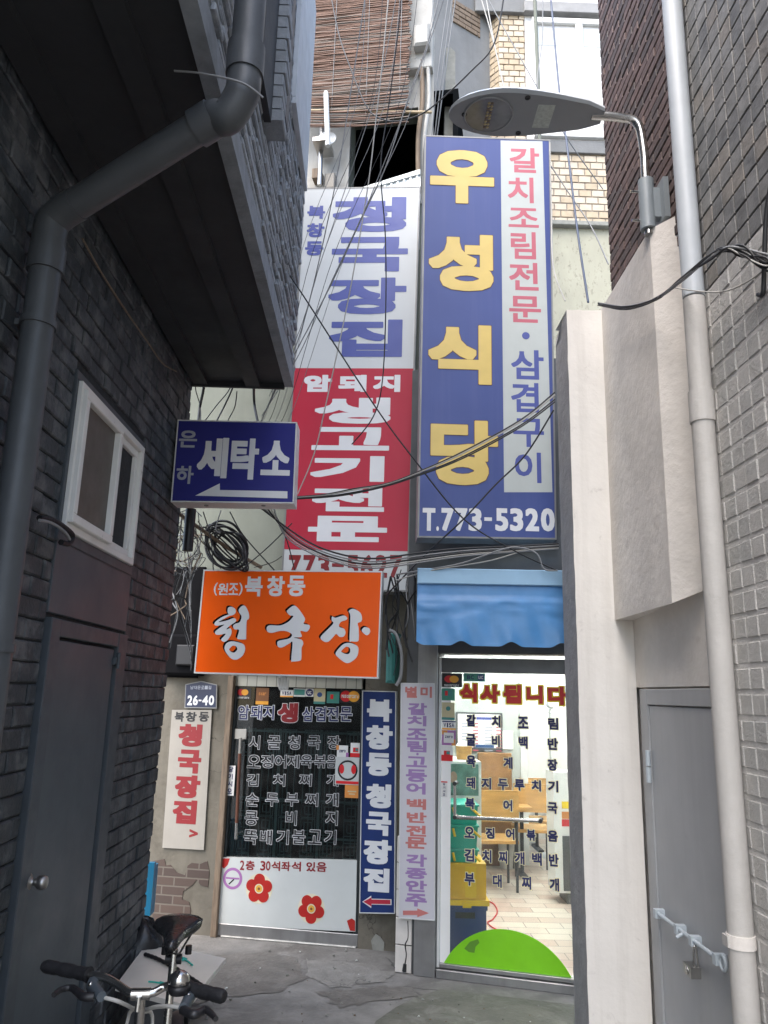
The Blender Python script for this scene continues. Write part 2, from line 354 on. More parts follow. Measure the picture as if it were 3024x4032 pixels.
mk('grey_wall', (0.17, 0.175, 0.175), .8, var=.12, vs=3, bump=.3, streak=.3, dcol=(.11, .11, .11))
mk('concrete', (.24, .24, .215), .9, var=.2, vs=8, bump=.7, bs=25, dirt=.3, dcol=(.12, .13, .09))
mk('white_wall', (0.66, 0.66, 0.65), .7, var=.04)
mk('spot_wall', (0.36, 0.35, 0.27), .8, var=.08, dirt=.33, dcol=(.05, .045, .03), ds=24, stretch=(1, 1, .55))
mk('corrugated', (.62, .66, .66), .4, .3, var=.06)
mk('marble', (0.68, 0.645, 0.58), .35, var=.07, vs=4, dirt=.15, dcol=(.42, .38, .33), ds=6)
mk('teal_string', (.02, .42, .34), .5)
mk('crate_cyan', (.012, .16, .29), .45, var=.1)
mk('bag_black', (.010, .010, .012), .3, bump=.6, bs=9)
mk('door_dark', (.035, .042, .044), .45, .3, var=.1)
mk('lattice', (0.17, 0.26, 0.26), .5)
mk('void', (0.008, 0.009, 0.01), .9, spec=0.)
mk('bar_wood', (.10, .035, .018), .4, var=.2)
mk('flower_red', (0.38, 0.012, 0.008), .5)
mk('flower_glow', (.62, .57, .42), .5)
mk('flower_eye', (.66, .36, .05), .5)
mk('purple', (.34, .14, .36), .5)
mk('panel_white', (0.52, 0.545, 0.53), .38, var=.05, vs=3, dirt=.10, dcol=(.42, .42, .38), ds=4)
mk('sill_white', (.50, .49, .45), .7, var=.1, dirt=.36, dcol=(.10, .09, .075), ds=9, bump=.4)
mk('card_red', (.60, .015, .02), .45); mk('card_orange', (.80, .36, .03), .45); mk('card_beige', (.52, .46, .28), .5)
mk('card_teal', (.05, .22, .20), .5); mk('card_black', (.012, .012, .014), .4); mk('card_white', (.70, .70, .68), .45); mk('card_blue', (.03, .07, .22), .45)
mk('card_brown', (.20, .075, .02), .5); mk('card_green', (.05, .25, .17), .5); mk('tag_orange', (.62, .24, .05), .5)
mk('paleyellow', (.80, .74, .45), .5); mk('bright_yellow', (.85, .62, .02), .5)
mk('lime', (0.21, 0.6, 0.012), .35, var=.10, vs=3, dirt=.10, dcol=(.12, .33, .03), ds=7)
mk('tub_green', (.010, .34, .25), .4, var=.1); mk('tub_yellow', (.72, .46, .01), .4, var=.06); mk('carton', (.66, .38, .02), .6, var=.06)
mk('crate_navy', (.02, .045, .15), .45, var=.12)
mk('inner_wall', (.42, .445, .425), .7, var=.04); mk('inner_white', (.82, .82, .8), .6, var=.02)
mk('oak', (.46, .25, .07), .5, var=.2, vs=5, stretch=(1, 8, 8)); mk('board_brown', (.26, .135, .05), .5, var=.35, vs=5, dirt=.3, dcol=(.4, .33, .24), ds=6); mk('oak_dark', (.12, .075, .05), .5, var=.2)
mk('iron', (.03, .03, .032), .5); mk('cup_white', (.74, .74, .72), .5)
mk('poster_green', (.12, .26, .22), .4, var=.6, vs=7); mk('skin_tone', (.42, .26, .19), .6)
mk('tube_light', (.97, 1., 1.), .5, emit=34.0)
mk('blue_bin', (.03, .09, .24), .5)
M['glass_clear'] = glass('glass_clear', (.96, .98, .96), .7, .05)
M['glass_dark'] = glass('glass_dark', (.62, .68, .68), 1.0, .025)
M['window_glass'] = glass('window_glass', (.85, .92, .93), 1., .05)
M['shop_floor'] = tilemat('shop_floor', (.66, .60, .52), (.52, .38, .31), (.25, .22, .19), .30, .15, .004, .3, off=.5)
M['panel_strip'] = tilemat('panel_strip', (.42, .42, .36), (.38, .38, .33), (.12, .12, .1), .08, .5, .003, .5, axis='XZ')
def ground_mat():
    m = mat('ground_concrete', (.20, .192, .178), .72, var=.25, vs=5, bump=.8, bs=26, dirt=.42, dcol=(.085, .076, .066), ds=1.1, crack=.9, cs=.9, dirt2=(.60, (.27, .26, .24), 3.5, .6))
    return m
M['ground'] = ground_mat()
M['brick_peeled'] = tilemat('brick_peeled', (.085, .058, .046), (.062, .044, .037), (.13, .11, .09), .19, .065, .006, .85, axis='XZ', off=.5, bump=.8)
mk('ground_patch', (.13, .128, .105), .7, var=.3, vs=4, bump=.9, bs=30, dirt=.38, dcol=(.07, .075, .05), ds=3, crack=.8, cs=2.2, dirt2=(.58, (.22, .22, .19), 5, .6))
mk('damp', (0.15, 0.14, 0.125), .5, var=.3, vs=7, bump=.8, bs=30, dirt=.35, dcol=(.08, .072, .063), ds=3, dirt2=(.66, (.2, .19, .175), 9, .6)); mk('worn', (.235, .225, .205), .75, var=.2, vs=9, bump=.9, bs=35, dirt=.3, dcol=(.13, .12, .105), ds=4, crack=.8, cs=3); mk('debris', (.5, .5, .47), .8)

# ================================================================= SETTING
mb = MB(); mb.add([(-60, -60, 0), (60, -60, 0), (60, 60, 0), (-60, 60, 0)], [(0, 1, 2, 3)], M['ground']); struct(mb, 'ground')
mb = MB()
edge = [(1380, 4200), (1480, 4020), (1560, 3965), (1640, 3925), (1735, 3895), (2000, 3925), (2330, 3965), (2700, 4200)]
mb.add([onZ(x, y, .005) for x, y in edge], [tuple(range(len(edge)))], M['ground_patch']); struct(mb, 'pavement_patch')

def sheet(name, px, z, m, seed):
    rg = random.Random(seed); P = []
    q = [onZ(x, y, z) for x, y in px]; n = len(q)
    for i in range(n):
        a, b_ = q[i], q[(i+1) % n]
        for k in range(6): t = k/6; P.append(a.lerp(b_, t)+Vector((rg.uniform(-.025, .025), rg.uniform(-.03, .03), 0)))
    mb = MB(); mb.add(P, [tuple(range(len(P)))], m); struct(mb, name)
sheet('damp_patch', [(860, 3762), (1020, 3748), (1180, 3770), (1200, 3850), (1080, 3910), (900, 3925), (760, 3950), (800, 3850)], .004, M['damp'], 1)
sheet('damp_patch', [(1250, 3905), (1420, 3890), (1600, 3880), (1640, 3915), (1480, 3945), (1330, 3965)], .004, M['damp'], 3)
sheet('worn_patch', [(1190, 3775), (1420, 3790), (1560, 3830), (1500, 3870), (1300, 3890), (1215, 3850)], .004, M['worn'], 2)
# ---- planes
WL = Pl(-1.32, 0, -1.32, 1)          # charcoal wall, u = distance down the alley
UPW = Pl(-.60, 0, -.60, 1)           # overhanging upper floor
WR = Pl(1.45, 0, 1.45, 1)            # right wall
WD = Pl(1.49, 0, 1.49, 1)            # recessed door plane
PL_ = Pl(-1.05, 6.35, -.02, 6.15)    # left shop front
PR_ = Pl(.53, 5.60, 1.32, 5.37)      # right shop front
SL = Pl(-.7, 5.95, .3, 5.88)         # tall white and red sign
SB = Pl(.28, 5.15, 1.2, 5.15)        # tall blue sign
SO = Pl(-1.2, 5.60, .15, 5.47)       # orange sign
SW = Pl(-1.26, 4.81, -.4, 4.79)      # laundry sign
SV = Pl(.2, 5.62, .45, 5.585)        # upright light box

# ================================================================= LEFT CHARCOAL BUILDING
b = thing('charcoal_building', 'charcoal painted brick building with overhanging upper floor on the left', 'building', (-1.6, 2.5, 0))
DU0, DU1, DV1 = 3.21, 4.14, 2.07
WU0, WU1, WV0, WV1 = 3.19, 4.12, 2.45, 3.09
PANEL = (3.17, 4.20, 0, 3.13)
mb = MB()
mb.bx(WL, -.7, 5.15, 0, 3.93, -.30, -.012, M['charcoal_mortar'])
bricks(mb, WL, -.7, 5.15, 0, 3.93, .205, .082, .007, -.02, .0, M['charcoal_brick'], [PANEL], jit=.006, bev=.006)
mb.build('brick_wall', b)
# bricks of the end return, seen from the far side
mb = MB(); mb.bx(WL, PANEL[0], PANEL[1], DV1+.02, WV0-.05, -.01, .004, M['charcoal_steel'], .003)
mb.build('cover_panel', b)
# door
d = MB(); FRM = M['charcoal_frame']
d.bx(WL, DU0-.03, DU0+.07, 0, DV1, -.02, .022, FRM, .004); d.bx(WL, DU1-.09, DU1+.05, 0, DV1, -.02, .022, FRM, .004)
d.bx(WL, DU0+.07, DU1-.09, DV1-.07, DV1, -.02, .020, FRM, .004)
d.bx(WL, DU0+.07, DU1-.09, 0, DV1-.07, -.025, -.018, M['gap_black'])
df = d.build('door_frame', b)
d = MB(); d.bx(WL, DU0+.075, DU1-.125, .012, DV1-.085, -.018, .012, M['charcoal_steel'], .003)
dr = d.build('door', b)
k = MB(); ko = onX(112, 3474, -1.305)
k.lathe((-1.308, ko.y, ko.z), (1, 0, 0), [(.001, 0), (.034, 0), (.033, .006), (.022, .012), (.012, .016), (.012, .032), (.021, .038), (.0265, .050), (.027, .060), (.022, .072), (.010, .077), (.001, .078)], M['brushed'], 24)
k.build('knob', dr)
k = MB(); k.bx(WL, DU1-.135, DU1-.07, DV1-.16, DV1-.125, .012, .030, FRM, .003); k.tube([WL.pt(DU1-.105, DV1-.18, .034), WL.pt(DU1-.105, DV1-.10, .034)], .009, FRM)
k.build('hinge', dr)
# window
wf = MB(); fr = .05; W_ = M['white_pvc']
wf.bx(WL, WU0-.04, WU1+.06, WV0-.06, WV0-.012, -.01, .012, M['charcoal_frame'], .003); wf.bx(WL, WU0-.04, WU1+.06, WV1+.012, WV1+.055, -.01, .012, M['charcoal_frame'], .003)
wf.bx(WL, WU0-.04, WU0-.012, WV0-.012, WV1+.012, -.01, .012, M['charcoal_frame'], .003); wf.bx(WL, WU1+.012, WU1+.06, WV0-.012, WV1+.012, -.01, .012, M['charcoal_frame'], .003)
for a in ((WU0-.012, WU1+.012, WV0-.012, WV0+.022), (WU0-.012, WU1+.012, WV1-.022, WV1+.012), (WU0-.012, WU0+.022, WV0+.022, WV1-.022), (WU1-.022, WU1+.012, WV0+.022, WV1-.022)):
    wf.bx(WL, *a, -.06, .03, W_, .003)
wn = wf.build('window', b)
def sash(u0, u1, d0, d1, pane, nm):
    s = MB(); f = .040; v0, v1 = WV0+.022, WV1-.022
    for a in ((u0, u1, v0, v0+f), (u0, u1, v1-f, v1), (u0, u0+f, v0+f, v1-f), (u1-f, u1, v0+f, v1-f)): s.bx(WL, *a, d0, d1, W_, .004)
    o = s.build('sash', wn)
    p = MB(); p.bx(WL, u0+f, u1-f, v0+f, v1-f, d0+.002, d0+.008, pane); p.build('pane', wn)
mid = (WU0+WU1)/2
sash(WU0+.0, mid+.045, .014, .052, M['screen_brown'], 0); sash(mid-.02, WU1-.022, -.035, .008, M['screen_grey'], 1)
# upper floor
mb = MB()
ZS, UE = 3.92, 5.12
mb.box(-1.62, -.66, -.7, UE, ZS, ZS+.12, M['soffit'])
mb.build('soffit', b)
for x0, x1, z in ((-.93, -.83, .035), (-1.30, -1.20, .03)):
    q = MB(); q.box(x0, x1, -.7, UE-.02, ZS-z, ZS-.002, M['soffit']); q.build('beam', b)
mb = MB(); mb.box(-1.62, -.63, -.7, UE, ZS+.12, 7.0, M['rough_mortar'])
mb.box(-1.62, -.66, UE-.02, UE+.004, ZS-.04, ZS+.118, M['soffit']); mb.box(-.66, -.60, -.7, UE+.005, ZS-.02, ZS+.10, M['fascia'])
rt = [M['rough_tile'], M['rough_tile'], M['fascia']]
v = ZS+.10
while v < 7.0:                                          # split-face tiles, thin and ragged
    h = random.uniform(.030, .048); u = -.5+random.uniform(-.2, 0)
    while u < UE:
        L_ = random.uniform(.12, .34); e = .003
        if u > .6: mb.bx(UPW, u+e, min(u+L_, UE)-e, v+e*1.2, v+h-e*1.2, -.06, random.uniform(-.016, .012), rt[random.randrange(3)], random.uniform(.004, .010))
        u += L_
    v += h
mb.build('upper_wall', b)
# window surround of the upper floor: brick pier, dark frame, pale sill
mb = MB(); zb = onX(1125, 505, -.5)
UU = zb.y
bz = zb.z
while bz < 7.0:
    mb.bx(UPW, UU-.05, UU+.10+random.uniform(-.008, .008), bz+.004, bz+.066, -.02, .085+random.uniform(-.008, .008), M['fascia'], .006); bz += .07
mb.build('brick_pier', b)
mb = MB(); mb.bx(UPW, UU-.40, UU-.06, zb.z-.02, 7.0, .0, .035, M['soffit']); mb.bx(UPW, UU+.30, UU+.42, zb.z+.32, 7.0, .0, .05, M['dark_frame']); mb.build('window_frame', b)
mb = MB(); mb.bx(UPW, UU+.80, UE-.12, zb.z+.90, 7.0, .0, .03, M['pale_sill']); mb.bx(UPW, UU+.80, UE-.12, zb.z+.85, zb.z+.895, .0, .035, M['pale_sill']); mb.build('window_sill', b)

# ---- drainpipe
PA = onX(955, 395, -.50); PB = onX(205, 865, -1.235)
top = Vector((-.50, PA.y+.02, 7.0))
p = thing('drainpipe', 'fat charcoal drainpipe bending under the soffit and down the left brick wall', 'drainpipe', (-1.235, PB.y, 0))
R_ = .056
pth = [top, PA+Vector((0, 0, .14)), PA+Vector((0, 0, .05)), PA.lerp(PB, .08), PA.lerp(PB, .17), PA.lerp(PB, .85)]
mb = MB(); mb.tube([top, PA+Vector((0, .0, .10))], R_, M['pipe_charcoal'], 24); mb.build('upright', p)
mb = MB(); mb.tube([PA.lerp(PB, .13), PA.lerp(PB, .93)], R_, M['pipe_charcoal'], 24); mb.build('crossing', p)
foot = Vector((-1.235, PB.y+.05, .0))
mb = MB(); mb.tube([PB.lerp(foot, .03), foot], R_, M['pipe_charcoal'], 24); mb.build('downpipe', p)
mb = MB(); el = smooth_path([PA+Vector((0, 0, .22)), PA+Vector((0, 0, .10)), PA+Vector((-.005, 0, .02)), PA.lerp(PB, .07)-Vector((0, 0, .03)), PA.lerp(PB, .14), PA.lerp(PB, .22)], 6)
mb.tube(el, R_+.004, M['pipe_charcoal'], 24)
for a, c in ((PA+Vector((0, 0, .22)), PA+Vector((0, 0, .10))), (PA.lerp(PB, .14), PA.lerp(PB, .23))): mb.tube([a, c], R_+.010, M['pipe_charcoal'], 24)
mb.build('elbow', p)
mb = MB(); el = smooth_path([PA.lerp(PB, .86), PA.lerp(PB, .95), PB+Vector((0, 0, -.03)), PB.lerp(foot, .05)], 6); mb.tube(el, R_+.004, M['pipe_charcoal'], 24)
mb.tube([PB.lerp(foot, .035), PB.lerp(foot, .062)], R_+.009, M['pipe_charcoal'], 24); mb.build('elbow', p)
for z, off in ((PB.z-.42, 0), (onX(60, 2560, -1.235).z, 0), (1.0, 0)):
    mb = MB(); c = PB.lerp(foot, (PB.z-z)/PB.z)
    mb.tube([c-Vector((0, 0, .014)), c+Vector((0, 0, .014))], R_+.007, M['pipe_charcoal'], 24); mb.box(c.x-.085, c.x-.04, c.y-.015, c.y+.09, z-.012, z+.012, M['pipe_charcoal']); mb.build('clamp', p)
for z in (4.55,):
    mb = MB(); mb.tube([Vector((top.x, top.y-.003, z)), Vector((top.x, top.y-.003, z+.12))], R_+.007, M['pipe_charcoal'], 24); mb.build('collar', p)

# ================================================================= LEFT SHOP BUILDING
DO = PL_.rect(870, 2660, 1424, 3735)                   # door opening u0,u1,v0,v1
WO = PL_.rect(1378, 440, 1645, 800)
b2 = thing('shophouse', 'narrow plastered shophouse with dark glass door behind the orange sign', 'building', (-.5, 6.6, 0))
DO = (DO[0], DO[1], 0., DO[3])
uR = 1.45
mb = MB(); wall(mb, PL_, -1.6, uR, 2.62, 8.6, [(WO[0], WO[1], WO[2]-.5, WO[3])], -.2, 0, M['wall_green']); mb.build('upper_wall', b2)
u0, u1, v0_, v1_ = PL_.rect(1180, 380, 1376, 760); mb = MB(); wall(mb, PL_, -1.5, WO[1]+.14, v0_-.2, 8.6, [(WO[0], WO[1], WO[2]-.5, WO[3])], .002, .012, M['plaster_white']); mb.build('plaster_coat', b2)
mb = MB(); wall(mb, PL_, -1.6, uR, 0, 2.62, [DO], -.2, 0, M['plaster_dirty_shaded'])
u0, u1, v0_, v1_ = PL_.rect(618, 3425, 745, 3700)
Zp = lambda L: [PL_.uv(472+x*.8547, 2126+y*.855, .006) for x, y in L]
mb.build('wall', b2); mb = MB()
mb.prism(PL_, Zp([(150, 1480), (205, 1470), (212, 1500), (232, 1496), (262, 1532), (300, 1545), (312, 1500), (330, 1488), (372, 1492), (402, 1478), (412, 1530), (405, 1600), (372, 1590), (352, 1566), (335, 1588), (292, 1618), (286, 1655), (318, 1668), (326, 1700), (320, 1760), (324, 1860), (150, 1880)]), -.01, .006, M['brick_peeled'])
mb.build('peeled_brick', b2); mb = MB()
mb.prism(PL_, [PL_.uv(600+x*.7233, 3132+y*.7233, .005) for x, y in ((1190, 790), (1215, 755), (1240, 770), (1262, 800), (1258, 850), (1200, 845))], -.01, .005, M['concrete'])
mb.build('plaster_patch', b2)
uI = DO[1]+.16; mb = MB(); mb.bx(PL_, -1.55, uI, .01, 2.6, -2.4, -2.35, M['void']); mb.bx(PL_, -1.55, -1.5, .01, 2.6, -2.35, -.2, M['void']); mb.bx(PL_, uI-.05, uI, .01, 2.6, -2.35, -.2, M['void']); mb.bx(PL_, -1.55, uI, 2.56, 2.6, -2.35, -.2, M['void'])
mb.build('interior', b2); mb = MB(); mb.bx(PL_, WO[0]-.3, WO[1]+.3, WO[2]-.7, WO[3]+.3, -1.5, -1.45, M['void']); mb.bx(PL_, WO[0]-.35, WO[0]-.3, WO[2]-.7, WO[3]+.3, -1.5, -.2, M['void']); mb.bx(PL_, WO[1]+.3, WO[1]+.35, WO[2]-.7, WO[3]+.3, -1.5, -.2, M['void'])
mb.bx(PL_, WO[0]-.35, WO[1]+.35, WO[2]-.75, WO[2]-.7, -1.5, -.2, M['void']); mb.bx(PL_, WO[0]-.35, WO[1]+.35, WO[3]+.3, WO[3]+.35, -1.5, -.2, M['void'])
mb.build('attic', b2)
mb = MB()
for uu in (WO[0]-.03, WO[1]): mb.bx(PL_, uu, uu+.03, WO[2]-.5, WO[3], -.05, .03, M['plaster_white'])
mb.build('window_frame', b2)
mb = MB(); mb.bx(PL_, *PL_.rect(560, 2236, 800, 2668), .016, .05, M['shade_black']); mb.build('recess_shade', b2)  # dark slab painting the shaded gap between the buildings, not a real board
# door
def PR(*a): return PL_.rect(*a)
pst = MB(); a = PL_.rect(866, 2660, 889, 3740); pst.bx(PL_, a[0], a[1], 0, a[3], -.1, .03, M['wood_old'], .004); pst.build('door_post', b2)
a = PL_.rect(889, 2664, 1424, 2706); mb = MB(); mb.bx(PL_, a[0], a[1], a[2], a[3]+.15, -.1, -.02, M['panel_strip']); mb.build('transom', b2)
dm = MB(); g = PL_.rect(912, 2708, 1420, 3376, -.02); f0 = PL_.uv(889, 3200)[0]
dm.bx(PL_, f0, g[0], .07, g[3], -.06, -.012, M['door_dark'], .004); dm.bx(PL_, g[1]-.012, DO[1], .07, g[3], -.06, -.012, M['door_dark'], .004)
bot = PL_.rect(860, 3650, 1405, 3706, -.01); dm.bx(PL_, f0-.02, DO[1], bot[2], bot[3]-.01, -.06, .0, M['alu'], .004)
gd = dm.build('door', b2)
gm = MB(); gm.bx(PL_, g[0], g[1]-.012, bot[3], g[3], -.045, -.039, M['glass_dark']); gm.build('glass', gd)
sl = MB(); a = PL_.rect(866, 3706, 1400, 3738, .01); sl.bx(PL_, a[0], a[1], .0, a[3], -.06, .012, M['sill_white'], .006); sl.build('sill', b2)
pn = PL_.rect(864, 3383, 1402, 3662, -.008); wp = MB()
wp.quad4(PL_, [(873, 3376), (1405, 3389), (1399, 3669), (855, 3642)], -.036, -.004, M['panel_white']); D0 = -.004
for c, rr in (((1020, 3499), 54), ((1226, 3578), 54)):
    u, v = PL_.uv(*c, D0); pxm = (PL_.uv(c[0]+rr, c[1], D0)[0]-u)/rr
    wp.disc(PL_, u, v, 53*pxm, D0, D0+.0008, M['flower_glow'])
    for k in range(5):
        t = math.radians(90+72*k+(0 if c[0] < 1100 else 36)); wp.disc(PL_, u+math.cos(t)*31*pxm, v+math.sin(t)*31*pxm, 22*pxm, D0, D0+.0016+.0002*k, M['flower_red'], 18)
    wp.disc(PL_, u, v, 17*pxm, D0, D0+.0032, M['flower_glow'], 18); wp.disc(PL_, u, v, 13*pxm, D0, D0+.0038, M['flower_eye'], 18); wp.disc(PL_, u, v, 5*pxm, D0, D0+.0044, M['card_brown'], 10)
for pts in ([(876, 3380), (905, 3380), (897, 3405), (882, 3420), (874, 3412)], [(1366, 3625), (1385, 3616), (1398, 3625), (1398, 3666), (1378, 3664)]):
    wp.prism(PL_, [PL_.uv(*q, D0) for q in pts], D0, D0+.002, M['flower_red'])
u, v = PL_.uv(916, 3459, D0); rr = PL_.uv(954, 3459, D0)[0]-u
wp.disc(PL_, u, v, rr, D0, D0+.001, M['purple']); wp.disc(PL_, u, v, rr*.74, D0, D0+.0016, M['panel_white']); wp.prism(PL_, [(u-rr*.7, v-rr*.06), (u+rr*.7, v-rr*.06), (u+rr*.7, v+rr*.1), (u-rr*.7, v+rr*.1)], D0, D0+.0022, M['purple'])
wp.prism(PL_, [(u-rr*.4, v-rr*.5), (u-rr*.3, v-rr*.58), (u+rr*.2, v-rr*.1), (u+rr*.1, v-rr*.02)], D0, D0+.0026, M['black'])
for ch, x0, x1 in (('2', 945, 962), ('층', 967, 1003), ('3', 1025, 1045), ('0', 1047, 1065), ('석', 1069, 1103), ('좌', 1108, 1144), ('석', 1148, 1185), ('있', 1206, 1243), ('음', 1246, 1286)):
    dy = (x0-945)*.022; wp.gpx(PL_, ch, x0, 3388+dy, x1, 3426+dy, D0+.001, M['red_text'], bw=.03)
wp.build('kick_panel', gd)
# lettering on the glass
lt = MB(); GD = -.039
def menu(mb, pl, d, rows, fill, line, o, bw=.03):
    for chars, xs, y0, y1 in rows:
        for ch, (x0, x1) in zip(chars, xs): mb.gpx(pl, ch, x0, y0, x1, y1, d, fill, bw=bw, out=o, omat=line)
ZX = lambda L: [(800+a*.6028, 800+b_*.6028) for a, b_ in L]
menu(lt, PL_, GD, [
    ('시골청국장', ZX([(300, 370), (422, 506), (558, 632), (682, 766), (814, 893)]), 2897, 2950),
    ('오징어제육볶음', ZX([(290, 374), (380, 457), (468, 543), (552, 628), (636, 713), (724, 803), (810, 868)]), 2973, 3023),
    ('김치찌개', ZX([(285, 360), (458, 535), (628, 708), (808, 883)]), 3048, 3095),
    ('순두부찌개', ZX([(278, 362), (408, 492), (538, 622), (668, 750), (803, 883)]), 3123, 3174),
    ('콩비지', ZX([(273, 357), (540, 610), (800, 878)]), 3193, 3249),
    ('뚝배기불고기', ZX([(265, 352), (373, 450), (480, 558), (583, 665), (688, 772), (793, 868)]), 3268, 3324)], M['black'], M['white_text'], .0032, .02)
menu(lt, PL_, GD, [('암돼지', ZX([(228, 302), (312, 385), (394, 463)]), 2777, 2833)], M['navy_text'], M['white_text'], .0042, .02)
menu(lt, PL_, GD, [('삼겹전문', ZX([(650, 722), (732, 800), (810, 883), (895, 973)]), 2783, 2840)], M['navy_text'], M['white_text'], .0042, .02)
menu(lt, PL_, GD, [('생', ZX([(488, 620)]), 2767, 2845)], M['red_text'], M['white_text'], .004, .06)
lt.build('lettering', gd)
st = None
def card(parent, pl, d, x0, y0, x1, y1, base, deco=(), txt=(), name='sticker'):
    m_ = MB(); u0, u1, v0, v1 = pl.rect(x0, y0, x1, y1, d); m_.bx(pl, u0, u1, v0, v1, d, d+.001, M[base]); W, Hh = u1-u0, v1-v0; q = d+.001
    for kind, cx, cy, rx, ry, mt in deco:
        q += .0004
        if kind == 'c': m_.disc(pl, u0+cx*W, v0+cy*Hh, rx*W, d, q, M[mt], 20, ry*Hh)
        else: m_.prism(pl, [(u0+(cx-rx)*W, v0+(cy-ry)*Hh), (u0+(cx+rx)*W, v0+(cy-ry)*Hh), (u0+(cx+rx)*W, v0+(cy+ry)*Hh), (u0+(cx-rx)*W, v0+(cy+ry)*Hh)], d, q, M[mt])
    for s_, a0, b0, a1, b1, mt in txt:
        q += .0003; n = len(s_); cw = (a1-a0)/n
        for i, ch in enumerate(s_):
            if ch == ' ': continue
            wd = .5 if ch in 'I1·.' else .88
            m_.glyph(pl, ch, u0+(a0+cw*(i+.5-wd/2))*W, u0+(a0+cw*(i+.5+wd/2))*W, v0+b0*Hh, v0+b1*Hh, q, M[mt], bw=.04)
    return m_.build(name, parent)
MC = [('c', .38, .58, .22, .26, 'card_red'), ('c', .62, .58, .22, .26, 'card_orange')]
card(gd, PL_, GD, 925, 2706, 988, 2753, 'card_black', MC, [('mastercard', .1, .06, .9, .2, 'card_white')])
card(gd, PL_, GD, 1008, 2708, 1058, 2774, 'card_brown', [('r', .5, .1, .5, .1, 'card_orange')], [('Star', .2, .55, .8, .72, 'tag_orange')])
card(gd, PL_, GD, 1104, 2717, 1154, 2745, 'card_white', [('r', .5, .1, .5, .09, 'card_orange')], [('VISA', .12, .3, .88, .8, 'navy_text')])
card(gd, PL_, GD, 1156, 2711, 1202, 2743, 'card_white', [('r', .5, .55, .46, .36, 'card_teal')], [('BC', .25, .35, .75, .75, 'card_green')])
card(gd, PL_, GD, 1203, 2711, 1235, 2743, 'card_white', [('c', .5, .5, .45, .45, 'navy_text')], [('uc', .25, .3, .75, .7, 'card_white')])
card(gd, PL_, GD, 1236, 2711, 1281, 2772, 'card_beige', [('c', .5, .6, .22, .16, 'card_blue'), ('r', .5, .08, .5, .08, 'card_teal')])
card(gd, PL_, GD, 1287, 2723, 1336, 2769, 'card_teal', [('r', .5, .5, .3, .28, 'card_green'), ('r', .4, .55, .12, .2, 'card_red')])
card(gd, PL_, GD, 1340, 2716, 1416, 2768, 'card_black', [('c', .29, .5, .29, .42, 'card_red'), ('c', .7, .5, .29, .42, 'card_orange')], [('MasterCard', .06, .38, .94, .62, 'card_white')])
SD = GD+.004
card(gd, PL_, SD, 1327, 2935, 1370, 2981, 'card_white', [('r', .05, .8, .12, .2, 'tag_orange'), ('r', .95, .2, .12, .2, 'purple')], [('zero', .2, .4, .8, .62, 'navy_text')])
card(gd, PL_, SD, 1380, 2925, 1421, 2981, 'card_white', [('r', .5, .14, .5, .14, 'card_red'), ('r', .5, .5, .25, .16, 'card_red'), ('r', .6, .52, .12, .1, 'card_teal')])
card(gd, PL_, SD+.002, 1320, 2981, 1418, 3090, 'panel_white', [('c', .5, .52, .40, .37, 'card_black'), ('c', .5, .52, .33, .30, 'panel_white'), ('c', .26, .56, .10, .17, 'card_red'), ('c', .74, .56, .10, .17, 'card_red'), ('r', .5, .08, .45, .05, 'card_red')])
card(gd, PL_, SD, 1358, 3091, 1414, 3142, 'tag_orange', [('r', .5, .5, .3, .05, 'card_beige'), ('r', .5, .3, .22, .04, 'card_beige')])
card(gd, PL_, -.012, 890, 3014, 924, 3133, 'card_white', [], [('당', .2, .78, .8, .96, 'navy_text'), ('기', .2, .54, .8, .72, 'navy_text'), ('시', .2, .3, .8, .48, 'navy_text'), ('오', .2, .06, .8, .24, 'navy_text')], 'push_plate')
hb = MB(); tp = PL_.uv(946, 2885, .04); bt = PL_.uv(927, 3305, .04)
P_ = lambda t, dd=.03: PL_.pt(tp[0]+(bt[0]-tp[0])*t, tp[1]+(bt[1]-tp[1])*t, dd)
hb.tube([P_(.05), P_(.2)], .0125, M['chrome'], 14); hb.tube([P_(.2), P_(.85)], .013, M['bar_wood'], 14); hb.tube([P_(.85), P_(1)], .0125, M['chrome'], 14)
for t in (.08, .96): hb.tube([P_(t, -.039), P_(t)], .009, M['chrome'])
a = PL_.rect(922, 2870, 972, 2910, GD); hb.bx(PL_, a[0], a[1], a[2], a[3], GD, GD+.012, M['brushed'], .002)
hb.build('handle', gd)
# lattice screen standing inside
la = MB(); DL = -.16
x0, x1, y0, y1 = PL_.rect(925, 2872, 1424, 3450, DL)
W3 = (x1-x0)/3
def bar(u0, u1, v0, v1, t=.004): la.bx(PL_, u0, u1, v0, v1, DL-.012, DL, M['lattice'])
for i in range(4): bar(x0+W3*i-.012, x0+W3*i+.012, y0, y1)
for z in (y0, y0+.28, y0+.55, y1-.02): bar(x0, x1, z-.008, z+.008)
t = .0028
for i in range(3):
    a0, a1 = x0+W3*i+.02, x0+W3*(i+1)-.02; cw = (a1-a0)
    for fx in (.08, .2, .38, .62, .8, .92): bar(a0+cw*fx-t, a0+cw*fx+t, y0, y1)
    for zc in (y0+.08, y0+.20, y0+.36, y0+.48, y1-.16, y1-.06):
        for fx in (.2, .8):
            for r2 in (.030, .055):
                bar(a0+cw*fx-r2, a0+cw*fx+r2, zc-r2-t, zc-r2+t); bar(a0+cw*fx-r2, a0+cw*fx+r2, zc+r2-t, zc+r2+t); bar(a0+cw*fx-r2-t, a0+cw*fx-r2+t, zc-r2, zc+r2); bar(a0+cw*fx+r2-t, a0+cw*fx+r2+t, zc-r2, zc+r2)
tag(la.build('lattice_screen'), 'teal oriental lattice screen standing inside the dark glass door', 'screen')

